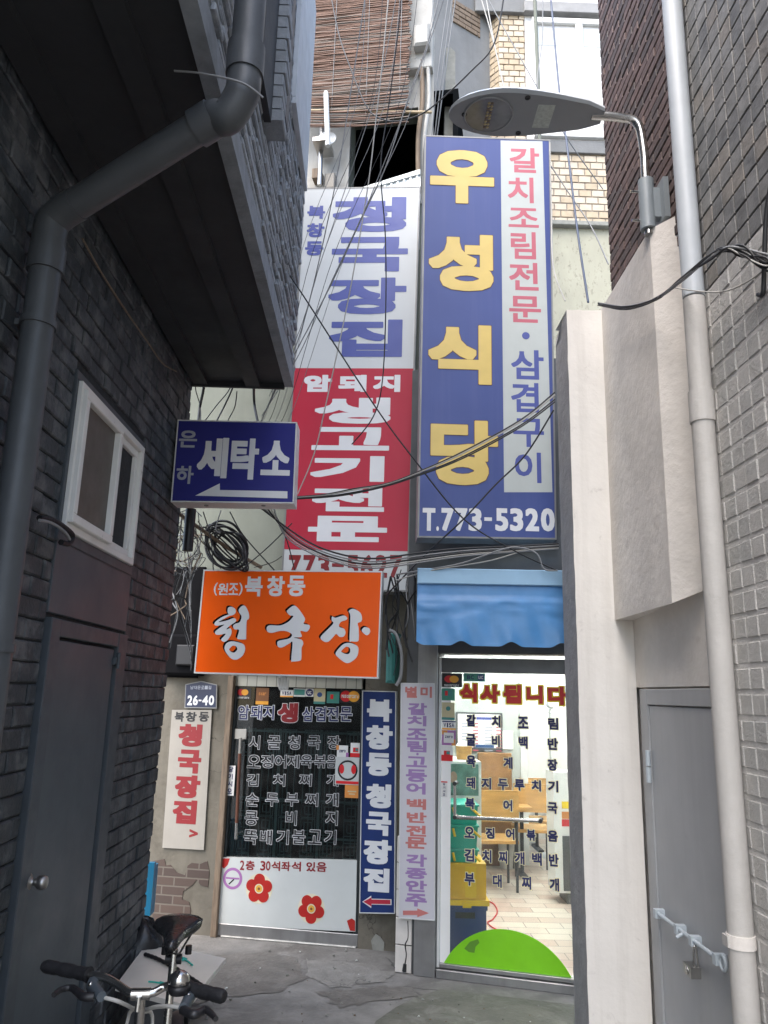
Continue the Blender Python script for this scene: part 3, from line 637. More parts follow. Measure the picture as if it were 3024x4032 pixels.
# ================================================================= RIGHT SHOP BUILDING
b3 = thing('lit_restaurant', 'brightly lit restaurant with glass door under the blue awning', 'building', (1.3, 6.5, 0))
G3 = PR_.rect(1735, 2648, 2240, 3800)
gu0 = PR_.uv(1735, 3300)[0]; gu1 = gu0+1.02
gv0 = PR_.uv(1735, 3792)[1]; gv1 = PR_.uv(1735, 2646)[1]
mb = MB(); wall(mb, PR_, -.27, 2.6, 0, 4.3, [(gu0-.02, gu1+.02, 0, gv1+.13)], -.2, 0, M['alu_dark'])
mb.build('wall', b3)
mb = MB(); mb.bx(PR_, gu0-.17, gu0-.025, 0, gv1+.30, -.1, .03, M['alu'], .004); mb.bx(PR_, gu1+.025, gu1+.15, 0, gv1+.3, -.1, .03, M['alu'], .004)
mb.bx(PR_, gu0-.025, gu1+.025, gv1+.135, gv1+.30, -.1, .028, M['alu_dark'], .004); mb.build('shopfront_frame', b3)
tl = MB()
for i, z in enumerate((0.0, .17, .34, .51, .68)): tl.bx(PR_, gu0-.30, gu0-.19, z+.004, z+.166, -.05, .012, M['cream_wall'], .003)
tl.build('tile_strip', b3)
mb = MB(); dd = MB()
dd.bx(PR_, gu0-.02, gu0-.002, .06, gv1+.10, -.05, .01, M['frame_white'], .003)
dd.bx(PR_, gu0, gu1, gv1, gv1+.10, -.05, .01, M['alu_dark'], .003); dd.bx(PR_, gu0, gu1, .06, gv0, -.05, .01, M['alu'], .003)
dd.bx(PR_, gu0-.02, gu1+.02, .0, .055, -.08, .03, M['alu'], .004)
d3 = dd.build('glass_door', b3)
gg = MB(); gg.bx(PR_, gu0, gu1, gv0, gv1, -.022, -.016, M['glass_clear']); gg.build('glass', d3)
GD3 = -.016
st_ = MB(); st_.bx(PR_, gu0, gu0+.065, gv0, gv1, GD3, GD3+.0006, M['inner_white'])
st_.build('frosted_strip', d3)
gr = MB(); cl, cp, cr_ = PR_.uv(1748, 3790, GD3), PR_.uv(1999, 3660, GD3), PR_.uv(2249, 3772, GD3)
hw = (cr_[0]-cl[0])/2; hh = cp[1]-gv0; Rr = (hw*hw+hh*hh)/(2*hh); uc_ = (cl[0]+cr_[0])/2
pts = [(uc_-hw, gv0)]+[(uc_+Rr*math.sin(t), gv0+hh-Rr+Rr*math.cos(t)) for t in [(-1+2*i/28)*math.asin(min(1, hw/Rr)) for i in range(1, 28)]]+[(uc_+hw, gv0)]
gr.prism(PR_, pts, GD3, GD3+.001, M['lime']); gr.prism(PR_, [PR_.uv(x, y, GD3+.001) for x, y in ((1828, 3735), (1850, 3708), (1882, 3698), (1888, 3712), (1872, 3728), (1868, 3752), (1845, 3748))], GD3+.001, GD3+.0016, M['lime_scuff']); gr.build('green_film', d3)
lt = MB(); LD = GD3+.001
for ch, x0, x1, y0, y1 in (('식', 1812, 1878, 2692, 2765), ('사', 1893, 1966, 2697, 2766), ('됩', 1983, 2052, 2697, 2770), ('니', 2074, 2137, 2701, 2770), ('다', 2158, 2232, 2704, 2776)):
    lt.gpx(PR_, ch, x0, y0, x1, y1, LD, M['sign_red'], bw=.06, out=.009, omat=M['bright_yellow'])
Z5 = lambda L, s=.6028: [(1500+a*s, 1500+b_*s) for a, b_ in L]
def row3(chars, xs, y0, dy, hgt, s=.6028):
    X = Z5(xs, s)
    for ch, (x0, x1) in zip(chars, X):
        sh = dy*(x0-X[0][0])/max(1, X[-1][0]-X[0][0]) if len(X) > 1 else 0
        lt.gpx(PR_, ch, x0, y0+sh, x1, y0+sh+hgt, LD, M['navy_text'], bw=.045, out=.004, omat=M['paleyellow'])
row3('갈치조림', [(558, 619), (725, 780), (895, 963), (1092, 1158)], 2814, 13, 46)
row3('굴비백반', [(558, 619), (725, 776), (900, 958), (1089, 1156)], 2890, 16, 47)
row3('육계장', [(558, 619), (800, 860), (1089, 1153)], 2974, 15, 46)
row3('돼지두루치기', [(558, 616), (657, 720), (764, 830), (872, 938), (984, 1045), (1092, 1158)], 3060, 14, 45)
row3('북어국', [(551, 613), (799, 858), (1089, 1153)], 3141, 18, 45)
row3('오징어볶음', [(455, 508), (570, 618), (680, 727), (792, 842), (907, 963)], 3255, 15, 44, .7233)
row3('김치찌개백반', [(455, 508), (552, 602), (642, 688), (729, 782), (822, 876), (914, 968)], 3342, 20, 50, .7233)
row3('부대찌개', [(455, 510), (609, 658), (767, 818), (919, 970)], 3436, 22, 51, .7233)
lt.build('lettering', d3)
Z6 = lambda a: 1500+a*.6028
Z7 = lambda a: 2600+a*.6028
def c3(a, b_, c_, e, *r, **k): card(d3, PR_, LD, Z6(a), Z7(b_), Z6(c_), Z7(e), *r, **k)
c3(393, 85, 530, 175, 'card_black', MC, [('mastercard', .15, .06, .85, .2, 'card_white')])
c3(540, 85, 680, 137, 'card_teal', [('r', .35, .5, .3, .36, 'card_green'), ('c', .8, .5, .16, .42, 'card_blue')], [('BC', .15, .25, .5, .75, 'navy_text'), ('uc', .68, .3, .92, .7, 'card_white')])
c3(393, 184, 483, 262, 'card_green', [('r', .5, .6, .3, .25, 'card_teal'), ('r', .38, .6, .1, .2, 'card_red')])
c3(398, 275, 481, 390, 'card_beige', [('c', .5, .65, .18, .13, 'card_teal'), ('r', .5, .08, .5, .07, 'card_teal')])
c3(400, 395, 488, 454, 'card_white', [('r', .5, .1, .5, .09, 'card_orange'), ('r', .5, .92, .5, .07, 'navy_text')], [('VISA', .1, .28, .9, .76, 'navy_text')])
c3(398, 457, 488, 555, 'purple', [('r', .2, .85, .2, .14, 'tag_orange'), ('r', .85, .2, .14, .2, 'tag_orange'), ('r', .5, .5, .36, .34, 'card_white')], [('zero', .22, .48, .8, .64, 'navy_text')])
c3(393, 558, 470, 658, 'card_white', [('r', .5, .2, .5, .2, 'card_red'), ('r', .5, .52, .26, .16, 'card_red'), ('r', .6, .54, .14, .1, 'card_teal')])
card(d3, PR_, LD, Z6(392), Z7(790), Z6(434), Z7(893), 'card_white', [('r', .5, .96, .5, .04, 'card_red')], [('당', .3, .74, .7, .9, 'navy_text'), ('기', .3, .52, .7, .68, 'navy_text'), ('시', .3, .3, .7, .46, 'navy_text'), ('오', .3, .08, .7, .24, 'navy_text')], 'push_plate')
hb = MB(); h0 = PR_.pt(*PR_.uv(1791, 3085, .05), .05); h1 = PR_.pt(*PR_.uv(1791, 3218, .05), .05); h2 = PR_.pt(*PR_.uv(2128, 3232, .05), .05)
hb.tube([h0, h1], .010, M['chrome'], 12); hb.tube([h1, h2], .0125, M['chrome'], 12)
for h in (h0, h1, h2): hb.tube([h-PR_.n*.066, h+PR_.n*.014], .014, M['iron'], 12)
hb.build('handle', d3)
# interior
FZ = .03
mb = MB(); q0_, q1_ = PR_.pt(-.1, 0, -.06), PR_.pt(2.9, 0, -.06)
mb.add([(q0_.x, q0_.y, FZ), (q1_.x, q1_.y, FZ), (q1_.x, 11, FZ), (q0_.x, 11, FZ)], [(0, 1, 2, 3)], M['shop_floor']); mb.build('floor', b3)
mb = MB()
mb.box(.30, .38, 5.75, 10.6, FZ, 2.9, M['inner_wall']); mb.box(.38, 1.72, 9.0, 9.1, FZ, 2.9, M['inner_wall']); mb.box(3.2, 3.3, 5.2, 11, FZ, 2.9, M['inner_wall']); mb.box(1.72, 3.2, 10.6, 10.7, FZ, 2.9, M['inner_white'])
mb.box(.30, 3.3, 5.75, 10.7, 2.9, 3.0, M['inner_white']); mb.build('room_wall', b3)
mb = MB(); mb.box(2.55, 2.72, 9.0, 9.1, FZ, 2.9, M['frame_white']); mb.box(1.72, 1.80, 8.98, 9.098, FZ, 2.9, M['frame_white']); mb.build('inner_door_frame', b3)
GRP = 'ceiling lights inside the lit restaurant'
cl0 = thing('ceiling_light', 'long white ceiling light glowing just inside the restaurant door', 'lamp', (1.2, 6.3, 2.84), GRP)
mb = MB(); mb.box(.60, 1.8, 6.2, 6.42, 2.80, 2.89, M['inner_white']); mb.build('housing', cl0)
mb = MB(); mb.tube([(.62, 6.31, 2.765), (1.78, 6.31, 2.765)], .03, M['tube_light'], 10); mb.build('tube', cl0)
for loc, lab in (((1.2, 8.0, 2.84), 'long white ceiling light glowing in the middle of the restaurant'), ((2.45, 9.8, 2.84), 'long white ceiling light glowing in the back room of the restaurant'), ((2.2, 7.2, 2.84), 'long white ceiling light glowing over the right side of the restaurant')):
    c = cl0.copy(); COL.objects.link(c); c.location = loc; c['label'] = lab
    for ch in list(cl0.children): e = ch.copy(); COL.objects.link(e); e.parent = c
# awning
aw = thing('awning', 'blue fabric awning with scalloped valance over the lit glass door', 'awning', (.8, 5.0, 2.4))
AP = Pl(.28, 5.0, 1.3, 4.93)
a0 = AP.uv(1643, 2300)[0]; a1 = AP.uv(2300, 2300)[0]; zt = AP.uv(1900, 2240)[1]; zm = AP.uv(1900, 2302)[1]; zk = AP.uv(1900, 2350)[1]; zb_ = AP.uv(1900, 2545)[1]
mb = MB(); mb.bx(AP, a0, a1, zm, zt, -.5, .0, M['awning_top'], .006); mb.build('roller_case', aw)
mb = MB(); nu, nv = 90, 20; vs = []
for j in range(nv+1):
    for i in range(nu+1):
        u = a0+(a1-a0)*i/nu; tt = j/nv
        low = zb_+.030*max(0, math.cos(i/nu*math.pi*2*3.4+.6))**2*(tt**3)
        v = zm+(low-zm)*tt
        wr = .006*math.sin(u*17+tt*4)*tt+.0035*math.sin(u*41-tt*6+1)*tt+.009*math.exp(-((tt-.34-.06*math.sin(u*7)-.03*math.sin(u*19))/.045)**2)*(.4+math.sin(u*13))+.006*math.exp(-((tt-.5-.10*math.sin(u*5+2))/.05)**2)*math.sin(u*11+1)+(.03*tt)-.015*(1 if tt < .22 else 0)
        vs.append(AP.pt(u, v, -.006+wr))
fs = [(j*(nu+1)+i, j*(nu+1)+i+1, (j+1)*(nu+1)+i+1, (j+1)*(nu+1)+i) for j in range(nv) for i in range(nu)]
mb.add(vs, fs, M['awning'], True); n0 = len(vs); mb.add([v-AP.n*.004 for v in vs], fs, M['awning'], True)
mb.build('valance', aw)
mb = MB()
for i in range(2):
    uu = a0+.005 if i == 0 else a1-.01
    mb.prism(Pl(*AP.pt(uu, 0, 0)[:2], *AP.pt(uu, 0, -.5)[:2]), [(0, zb_+.03), (.5, zm-.05), (.5, zm), (0, zm)], -.002, .002, M['awning'])
mb.build('side_flap', aw)

# ---- things inside the restaurant
def frustum(m_, cx, cy, z0, z1, w0, d0, w1, d1, mt):
    m_.hexa([(cx-w0/2, cy-d0/2, z0), (cx+w0/2, cy-d0/2, z0), (cx+w0/2, cy+d0/2, z0), (cx-w0/2, cy+d0/2, z0), (cx-w1/2, cy-d1/2, z1), (cx+w1/2, cy-d1/2, z1), (cx+w1/2, cy+d1/2, z1), (cx-w1/2, cy+d1/2, z1)], mt)
YS = 5.95
sx0, sx1 = onY(1765, 3600, YS).x, onY(1915, 3600, YS).x; cxs, wS = (sx0+sx1)/2, sx1-sx0
zz = lambda y: onY(1840, y, YS).z
c = MB(); z1 = zz(3565); c.box(sx0, sx1, YS, YS+.36, FZ, z1-.03, M['crate_navy']); c.box(sx0-.008, sx1+.008, YS-.008, YS+.368, z1-.03, z1, M['crate_navy'])
c.box(sx0+.05, sx1-.08, YS-.002, YS+.01, z1-.085, z1-.045, M['black'])
o = c.build('bottle_crate'); tag(o, 'navy blue plastic bottle crate at the bottom of the stack inside', 'crate')
PC = Pl(sx0, YS-.003, sx1, YS-.003)
c = MB(); zl = z1+.002; c.box(sx0-.01, sx1+.02, YS-.02, YS+.38, zl, zl+.035, M['tub_yellow']); c.box(sx0+.1, sx0+.16, YS-.03, YS-.02, zl-.012, zl+.02, M['tub_yellow'])
tag(c.build('crate_lid'), 'flat yellow plastic lid lying on the navy bottle crate', 'lid')
z2 = zz(3400); c = MB(); c.box(sx0+.0, sx1, YS, YS+.34, zl+.037, z2, M['carton']); c.box(sx0+.12, sx0+.2, YS-.001, YS, zl+.05, z2-.02, M['tub_yellow']); c.box(sx1, sx1+.001, YS+.03, YS+.3, zl+.05, zl+.09, M['crate_navy'])
tag(c.build('carton'), 'yellow cardboard carton on the yellow lid inside the door', 'carton')
zc = z2+.002; hts = [zz(3345), zz(3250), zz(3168)]
labs = ['lowest teal plastic tub, resting on the yellow carton', 'middle teal plastic tub with yellow handles, nested between two tubs', 'topmost teal plastic tub with yellow handles, under the drinks cooler poster']
for i, zt_ in enumerate(hts):
    e = thing('plastic_tub', labs[i], 'tub', (cxs-.03, YS+.17, zc), 'teal tubs stacked inside the door')
    q = MB(); frustum(q, cxs-.03, YS+.17, zc, zt_-.012, wS*.74, .28, wS*.80, .32, M['tub_green']); q.box(cxs-.03-wS*.43, cxs-.03+wS*.43, YS-.005, YS+.345, zt_-.012, zt_-.001, M['tub_green']); q.build('body', e)
    for s_ in (-.28, .20):
        h = MB(); h.tube([(cxs-.03+wS*s_, YS-.012, zt_-.02), (cxs-.03+wS*(s_+(.25 if s_ > 0 else .05)), YS-.02, zt_-.075)], .009, M['tub_yellow']); h.build('handle', e)
    zc = zt_
YC = 6.45; c0, c1 = onY(1762, 3100, YC), onY(1895, 3100, YC)
co = thing('drinks_cooler', 'white drinks cooler with a green poster behind the teal tubs', 'cooler', ((c0.x+c1.x)/2, YC+.3, FZ))
q = MB(); q.box(c0.x, c1.x, YC, YC+.5, FZ, onY(1800, 2998, YC).z, M['inner_white']); q.build('cabinet', co)
CP = Pl(c0.x, YC, c1.x, YC); q = MB(); a = CP.rect(1768, 3008, 1884, 3132); q.bx(CP, a[0], a[1], a[2], a[3], 0, .006, M['poster_green']); q.disc(CP, *CP.uv(1785, 3060), .03, .006, .008, M['skin_tone'], 20, .045)
q.build('poster', co)
q = MB(); pz = onY(1840, 2998, YC).z; q.lathe((onY(1838, 2998, YC).x, YC+.2, pz+.002), (0, 0, 1), [(.06, 0), (.068, .10), (.07, .105), (.062, .105), (.06, .09), (.001, .09)], M['oak'], 20); q.lathe((onY(1838, 2998, YC).x, YC+.2, pz+.107), (0, 0, 1), [(.066, 0), (.045, .03), (.001, .04)], M['inner_white'], 20)
tag(q.build('wooden_tub'), 'small brown tub with white lid on top of the drinks cooler', 'tub')
YW = 8.99; WP = Pl(.4, YW, 1.7, YW)
mn = thing('menu_board', 'framed white menu board with price columns on the back wall', 'menu', (1.1, YW, 1.6))
a = WP.rect(1795, 2805, 1978, 2955); q = MB(); q.bx(WP, a[0], a[1], a[2], a[3], .0, .02, M['alu_dark'], .003); q.build('frame', mn)
q = MB(); q.bx(WP, a[0]+.02, a[1]-.025, a[2]+.03, a[3]-.02, .02, .026, M['inner_white'])
for i in range(9):
    z = a[3]-.13-i*.036
    for j in range(2):
        u = a[0]+.06+j*.26; q.bx(WP, u, u+.09, z, z+.014, .026, .027, M['grey_text']); q.bx(WP, u+.13, u+.19, z, z+.014, .026, .027, M['rose_text'])
q.bx(WP, a[0]+.15, a[0]+.4, a[3]-.08, a[3]-.05, .026, .027, M['blue_text']); q.bx(WP, a[0]+.2, a[1]-.1, a[2]+.032, a[2]+.065, .026, .028, M['blue_bin']); q.build('sheet', mn)
a = WP.rect(1964, 2878, 2020, 2950); q = MB(); q.bx(WP, a[0], a[1], a[2], a[3], .002, .014, M['inner_white'], .002); tag(q.build('paper_notice'), 'blank white notice on the back wall beside the menu board', 'notice')
a = WP.rect(1878, 2962, 2010, 3110); q = MB(); q.bx(WP, a[0], a[1], FZ, a[3], .03, .09, M['board_brown'], .006); tag(q.build('wooden_board'), 'brown wooden board leaning under the menu board', 'board')
# tables and chairs
def table(x, y, lab):
    e = thing('dining_table', lab, 'table', (x, y, FZ), 'dining tables in the restaurant')
    q = MB(); q.box(x-.32, x+.32, y-.3, y+.3, .70, .73, M['oak']); q.build('tabletop', e)
    for sx in (-.27, .27):
        q = MB(); q.tube([(x+sx, y, FZ+.03), (x+sx, y, .70)], .02, M['iron']); q.box(x+sx-.03, x+sx+.03, y-.24, y+.24, FZ+.001, FZ+.03, M['iron']); q.build('leg', e)
def chair(x, y, lab, rz=0, src=[None]):
    if src[0] is None:
        e = thing('dining_chair', lab, 'chair', (0, 0, 0), 'wooden chairs in the restaurant')
        q = MB(); q.box(-.2, .2, -.2, .2, .42, .45, M['oak']); q.build('seat', e)
        q = MB(); q.bx(Pl(-.2, -.2, .2, -.2), .0, .4, .62, .90, -.012, .012, M['oak'], .004); q.build('backrest', e)
        for sx in (-.18, .18):
            q = MB(); q.tube([(sx, -.2, 0), (sx, -.2, .62)], .013, M['iron']); q.build('leg', e); q = MB(); q.tube([(sx, .18, 0), (sx, .18, .42)], .013, M['iron']); q.build('leg', e)
        src[0] = e
    else:
        s_ = src[0]; e = s_.copy(); COL.objects.link(e); e['label'] = lab
        for ch in list(s_.children): k_ = ch.copy(); COL.objects.link(k_); k_.parent = e
    e.location = (x, y, FZ); e.rotation_euler = (0, 0, rz)
def fx(px, py, z=FZ): return onZ(px, py, z)
table(1.35, 8.45, 'dining table standing in front of the brown wooden board')
table(2.35, 9.9, 'dining table to the right, behind the tall blond chair')
ch_ = onY(2102, 3060, 9.2); chair(ch_.x, 9.2, 'blond wooden chair with its back to the door, before the bright doorway')
chair(1.25, 7.95, 'blond wooden chair tucked at the table by the brown board', .05); chair(1.75, 8.6, 'blond wooden chair standing nearest the paper cup bins', -.1); chair(2.45, 9.6, 'blond wooden chair next to the white fridge', .1)
def bin_(px0, px1, pyt, pyb, lab, Yb):
    a, b_ = onY(px0, pyb, Yb), onY(px1, pyb, Yb); t_ = onY((px0+px1)/2, pyt, Yb); r = (b_.x-a.x)/2
    q = MB(); q.lathe(((a.x+b_.x)/2, Yb, FZ+.002), (0, 0, 1), [(r*.78, 0), (r, t_.z-FZ), (r*1.05, t_.z-FZ), (r*1.05, t_.z-FZ+.015), (r*.95, t_.z-FZ+.012), (r*.74, .02), (.001, .02)], M['cup_white'], 24); tag(q.build('waste_bin'), lab, 'bin', 'white bins on the restaurant floor')
bin_(2060, 2124, 3240, 3325, 'white round bin farther back, by the table legs', onZ(2092, 3326, FZ).y)
bin_(1962, 2026, 3318, 3418, 'white round bin nearer the door, beside the teal tubs', onZ(1994, 3418, FZ).y)
f_ = onZ(2205, 3560, FZ); YF = f_.y; f_ = f_+Vector((.10, 0, 0)); fr_ = thing('fridge', 'white fridge with stickers behind the right edge of the glass door', 'fridge', (f_.x+.2, YF+.3, FZ))
x0 = onY(2186, 3400, YF).x; q = MB(); q.box(x0, x0+.65, YF, YF+.30, .12, onY(2180, 3040, YF).z, M['inner_white']); q.build('cabinet', fr_)
q = MB(); q.box(x0+.10, x0+.63, YF+.002, YF+.29, FZ+.001, .118, M['alu_dark']); q.box(x0+.07, x0+.64, YF-.012, YF-.001, .14, onY(2180, 3290, YF).z, M['alu_dark']); q.build('base_grille', fr_)
FP = Pl(x0, YF, x0+.6, YF); q = MB()
for py, mt in ((3170, 'bright_yellow'), (3210, 'tag_orange'), (3240, 'card_red')):
    a = FP.rect(2212, py-14, 2245, py+14); q.bx(FP, a[0], a[1], a[2], a[3], 0, .002, M[mt])
q.build('sticker', fr_)
fn = thing('electric_fan', 'white electric fan in the doorway at the back of the restaurant', 'fan', (onY(2165, 2775, 9.4).x, 9.4, FZ))
q = MB(); fc = onY(2168, 2775, 9.4); 
for r in (.05, .1, .15): q.tube([fc+Vector((r*math.cos(k*math.pi/10), -.03, r*math.sin(k*math.pi/10))) for k in range(21)], .004, M['grey_pipe'], 6, False)
for k in range(16): q.tube([fc+Vector((0, -.035, 0)), fc+Vector((.15*math.cos(k*math.pi/8), -.03, .15*math.sin(k*math.pi/8)))], .002, M['grey_pipe'], 4, False)
q.lathe(fc, (0, 1, 0), [(.03, -.04), (.045, 0), (.04, .08), (.001, .09)], M['frame_white'], 14); q.build('cage', fn)
q = MB(); q.tube([(fc.x, 9.45, FZ+.03), (fc.x, 9.45, fc.z)], .014, M['frame_white']); q.lathe((fc.x, 9.45, FZ), (0, 0, 1), [(.15, 0), (.14, .03), (.001, .035)], M['frame_white'], 18); q.build('stand', fn)
q = MB(); q.tube(smooth_path([onZ(x, y, FZ+.008) for x, y in ((1915, 3545), (1945, 3560), (1958, 3590), (1940, 3620), (1920, 3632), (1938, 3650), (1965, 3665))]), .006, M['card_red'], 6); tag(q.build('power_cord'), 'red cord lying on the restaurant floor beside the crate stack', 'cord')

# ================================================================= SIGNS
def frame_sign(name, label, pl, px4, th, face, edge, fw=.012, cat='sign'):
    us = [pl.uv(*p) for p in px4]; c = sum((Vector((u, v)) for u, v in us), Vector((0, 0)))/4
    e = thing(name, label, cat, pl.pt(c.x, min(v for _, v in us), -th/2))
    m_ = MB(); m_.prism(pl, us, -th, 0, edge); m_.build('case', e)
    ins = [(u+(fw if u < c.x else -fw), v+(fw if v < c.y else -fw)) for u, v in us]
    m_ = MB(); m_.prism(pl, ins, 0, .003, face); m_.build('face', e)
    m_ = MB()
    for i in range(4):
        m_.prism(pl, [us[i], us[(i+1) % 4], ins[(i+1) % 4], ins[i]], 0, .005, edge)
    m_.build('trim', e)
    return e, ins
T = M
# tall white and red
e, ins = frame_sign('vertical_sign', 'tall white and red restaurant sign with big blue lettering, left of the tall blue one', SL, [(1196, 741), (1655, 735), (1606, 2330), (1104, 2330)], .18, T['white_sign'], T['frame_grey'])
m_ = MB(); y = 1451; ry = SL.uv(1400, 1451)[1]; by = SL.uv(1360, 2167)[1]
def lerp_edge(v, side):
    (ua, va), (ub, vb) = (ins[0], ins[3]) if side == 0 else (ins[1], ins[2]); t = (va-v)/(va-vb); return ua+(ub-ua)*t
m_.prism(SL, [(lerp_edge(ry, 0), ry), (lerp_edge(ry, 1), ry), (lerp_edge(by, 1), by), (lerp_edge(by, 0), by)], .003, .0042, T['red_sign']); m_.build('red_panel', e)
m_ = MB(); D = .0045
for ch, r in (('청', (1311, 776, 1600, 913)), ('국', (1306, 933, 1606, 1069)), ('장', (1293, 1093, 1600, 1237)), ('집', (1295, 1258, 1584, 1405))): m_.gpx(SL, ch, *r, D, T['blue_text'], bw=.048, bh=.05)
for ch, r in (('북', (1210, 810, 1280, 861)), ('창', (1208, 879, 1277, 934)), ('동', (1201, 950, 1273, 1006))): m_.gpx(SL, ch, *r, D, T['blue_text'], bw=.05)
for ch, r in (('암', (1197, 1476, 1307, 1543)), ('돼', (1333, 1476, 1443, 1543)), ('지', (1470, 1476, 1576, 1543))): m_.gpx(SL, ch, *r, D, T['white_text'], bw=.06)
for ch, r in (('생', (1240, 1565, 1538, 1668)), ('고', (1228, 1682, 1533, 1773)), ('기', (1223, 1795, 1513, 1896)), ('전', (1229, 1918, 1513, 2014)), ('문', (1213, 2032, 1524, 2133))): m_.gpx(SL, ch, *r, D, T['white_text'], bw=.046, bh=.06)
X = 1134
for ch in '773-5627':
    wd = 53; m_.gpx(SL, ch, X+2, 2185 if ch != '-' else 2218, X+wd-4, 2275 if ch != '-' else 2232, D, T['red_text'], bw=.05); X += 57
m_.build('lettering', e)
# tall blue
e, ins = frame_sign('vertical_sign', 'tallest sign, blue with yellow lettering and a pale side panel, above the blue awning', SB, [(1672, 533), (2166, 551), (2192, 2125), (1643, 2117)], .20, T['blue_sign'], T['frame_grey'])
m_ = MB(); m_.quad4(SB, [(1971, 553), (2136, 556), (2175, 1938), (1985, 1938)], .003, .0042, T['pale_panel']); m_.build('pale_panel', e)
m_ = MB(); D = .0045
for ch, r in (('우', (1694, 592, 1945, 801)), ('성', (1689, 923, 1942, 1145)), ('식', (1687, 1279, 1935, 1512)), ('당', (1695, 1655, 1961, 1910))): m_.gpx(SB, ch, *r, D, T['yellow_text'], bw=.052, bh=.048, out=.004, omat=T['bar_wood'])
for ch, r in zip('갈치조림전문', ((2007, 582, 2123, 680), (2000, 698, 2101, 799), (2002, 819, 2121, 895), (2011, 913, 2110, 1020), (2005, 1034, 2120, 1143), (2005, 1166, 2130, 1270))): m_.gpx(SB, ch, *r, D, T['rose_text'], bw=.026)
uu, vv = SB.uv(2070, 1323); m_.disc(SB, uu, vv, .028, .004, .006, T['blue_text'])
for ch, r in zip('삼겹구이', ((2013, 1378, 2141, 1494), (2013, 1507, 2121, 1623), (2021, 1648, 2142, 1760), (2027, 1781, 2131, 1901))): m_.gpx(SB, ch, *r, D, T['blue_text'], bw=.026)
for ch, x0, x1 in (('T', 1664, 1714), ('.', 1718, 1728), ('7', 1738, 1786), ('7', 1791, 1840), ('3', 1845, 1897), ('-', 1907, 1937), ('5', 1950, 2001), ('3', 2008, 2060), ('2', 2069, 2122), ('0', 2130, 2184)):
    if ch == '-': y0, y1 = 2036, 2050
    elif ch == '.': y0, y1 = 2072, 2090
    else: y0, y1 = 2000, 2090
    m_.gpx(SB, ch, x0, y0+(x0-1664)*.004, x1, y1+(x0-1664)*.004, D, T['white_text'], bw=.085, bh=.045)
m_.build('lettering', e)
# laundry sign
e, ins = frame_sign('box_sign', 'dark blue laundry box sign with white arrow sticking out from the charcoal wall', SW, [(700, 1653), (1170, 1663), (1157, 1983), (673, 1977)], .16, T['navy_sign'], T['frame_white'], .008)
m_ = MB(); D = .0035
for ch, r in (('세', (778, 1723, 897, 1882)), ('탁', (908, 1726, 1018, 1888)), ('소', (1029, 1735, 1144, 1872))): m_.gpx(SW, ch, *r, D, T['white_text'], bw=.055, bh=.035)
for ch, r in (('은', (705, 1695, 776, 1762)), ('하', (694, 1834, 762, 1905))): m_.gpx(SW, ch, *r, D, T['grey_text'], bw=.03)
m_.prism(SW, [SW.uv(*q) for q in ((770, 1952), (866, 1904), (866, 1930), (1132, 1935), (1132, 1963))], .003, .0045, T['white_text']); m_.build('lettering', e)
m_ = MB()
for q in ((810, 2004), (1035, 2008)):
    uu, vv = SW.uv(*q, -.05); zz_ = SW.uv(q[0], 1981)[1]; m_.lathe(SW.pt(uu, zz_-.001, -.06), (0, 0, -1), [(.014, -.002), (.014, .004), (.006, .004), (.006, .001)], T['frame_grey'], 12)
m_.build('bolt', e)
# orange sign
e, ins = frame_sign('box_sign', 'orange box sign with white brush lettering above the dark glass door', SO, [(802, 2243), (1506, 2249), (1489, 2672), (764, 2651)], .16, T['orange_sign'], T['frame_white'], .010)
m_ = MB(); D = .0035
OX = lambda pts, dx=0, dy=0: [SO.uv(800+(x+dx)*.4461, 2240+(y+dy)*.4461) for x, y in pts]
BRUSH = [[(222, 345), (250, 335), (282, 352), (290, 378), (275, 402), (240, 412), (218, 385)],
 [(240, 400), (272, 398), (215, 425), (165, 453), (138, 471), (215, 455), (270, 435), (292, 448), (285, 470), (240, 500), (205, 535), (240, 525), (252, 545), (248, 580), (215, 630), (185, 645), (160, 625), (190, 590), (198, 572), (150, 582), (115, 580), (108, 555), (150, 520), (188, 492), (130, 502), (102, 495), (110, 468), (170, 425)],
 [(318, 355), (350, 325), (378, 335), (405, 395), (405, 440), (385, 465), (381, 600), (375, 622), (320, 622), (302, 610), (318, 540), (280, 535), (265, 505), (285, 485), (325, 470), (340, 420), (318, 385)],
 [(745, 365), (800, 325), (840, 350), (890, 420), (900, 450), (888, 485), (935, 495), (942, 520), (915, 555), (860, 548), (872, 590), (860, 603), (800, 607), (868, 625), (885, 660), (870, 700), (868, 790), (850, 812), (790, 818), (778, 805), (790, 650), (760, 660), (700, 693), (665, 690), (655, 660), (670, 635), (760, 615), (785, 580), (740, 552), (680, 548), (610, 565), (570, 555), (562, 520), (590, 498), (680, 500), (750, 470), (790, 430), (795, 415), (765, 410), (742, 385)],
 [(1140, 420), (1170, 432), (1240, 412), (1270, 430), (1265, 450), (1215, 470), (1200, 510), (1245, 530), (1257, 565), (1240, 597), (1205, 600), (1175, 575), (1150, 600), (1110, 640), (1075, 645), (1040, 620), (1045, 590), (1110, 525), (1150, 480), (1135, 455)],
 [(1285, 375), (1325, 353), (1385, 385), (1403, 430), (1395, 465), (1365, 480), (1372, 520), (1375, 600), (1365, 640), (1310, 640), (1292, 625), (1300, 420)],
 [(1400, 545), (1425, 515), (1465, 525), (1475, 555), (1455, 583), (1430, 580)]]
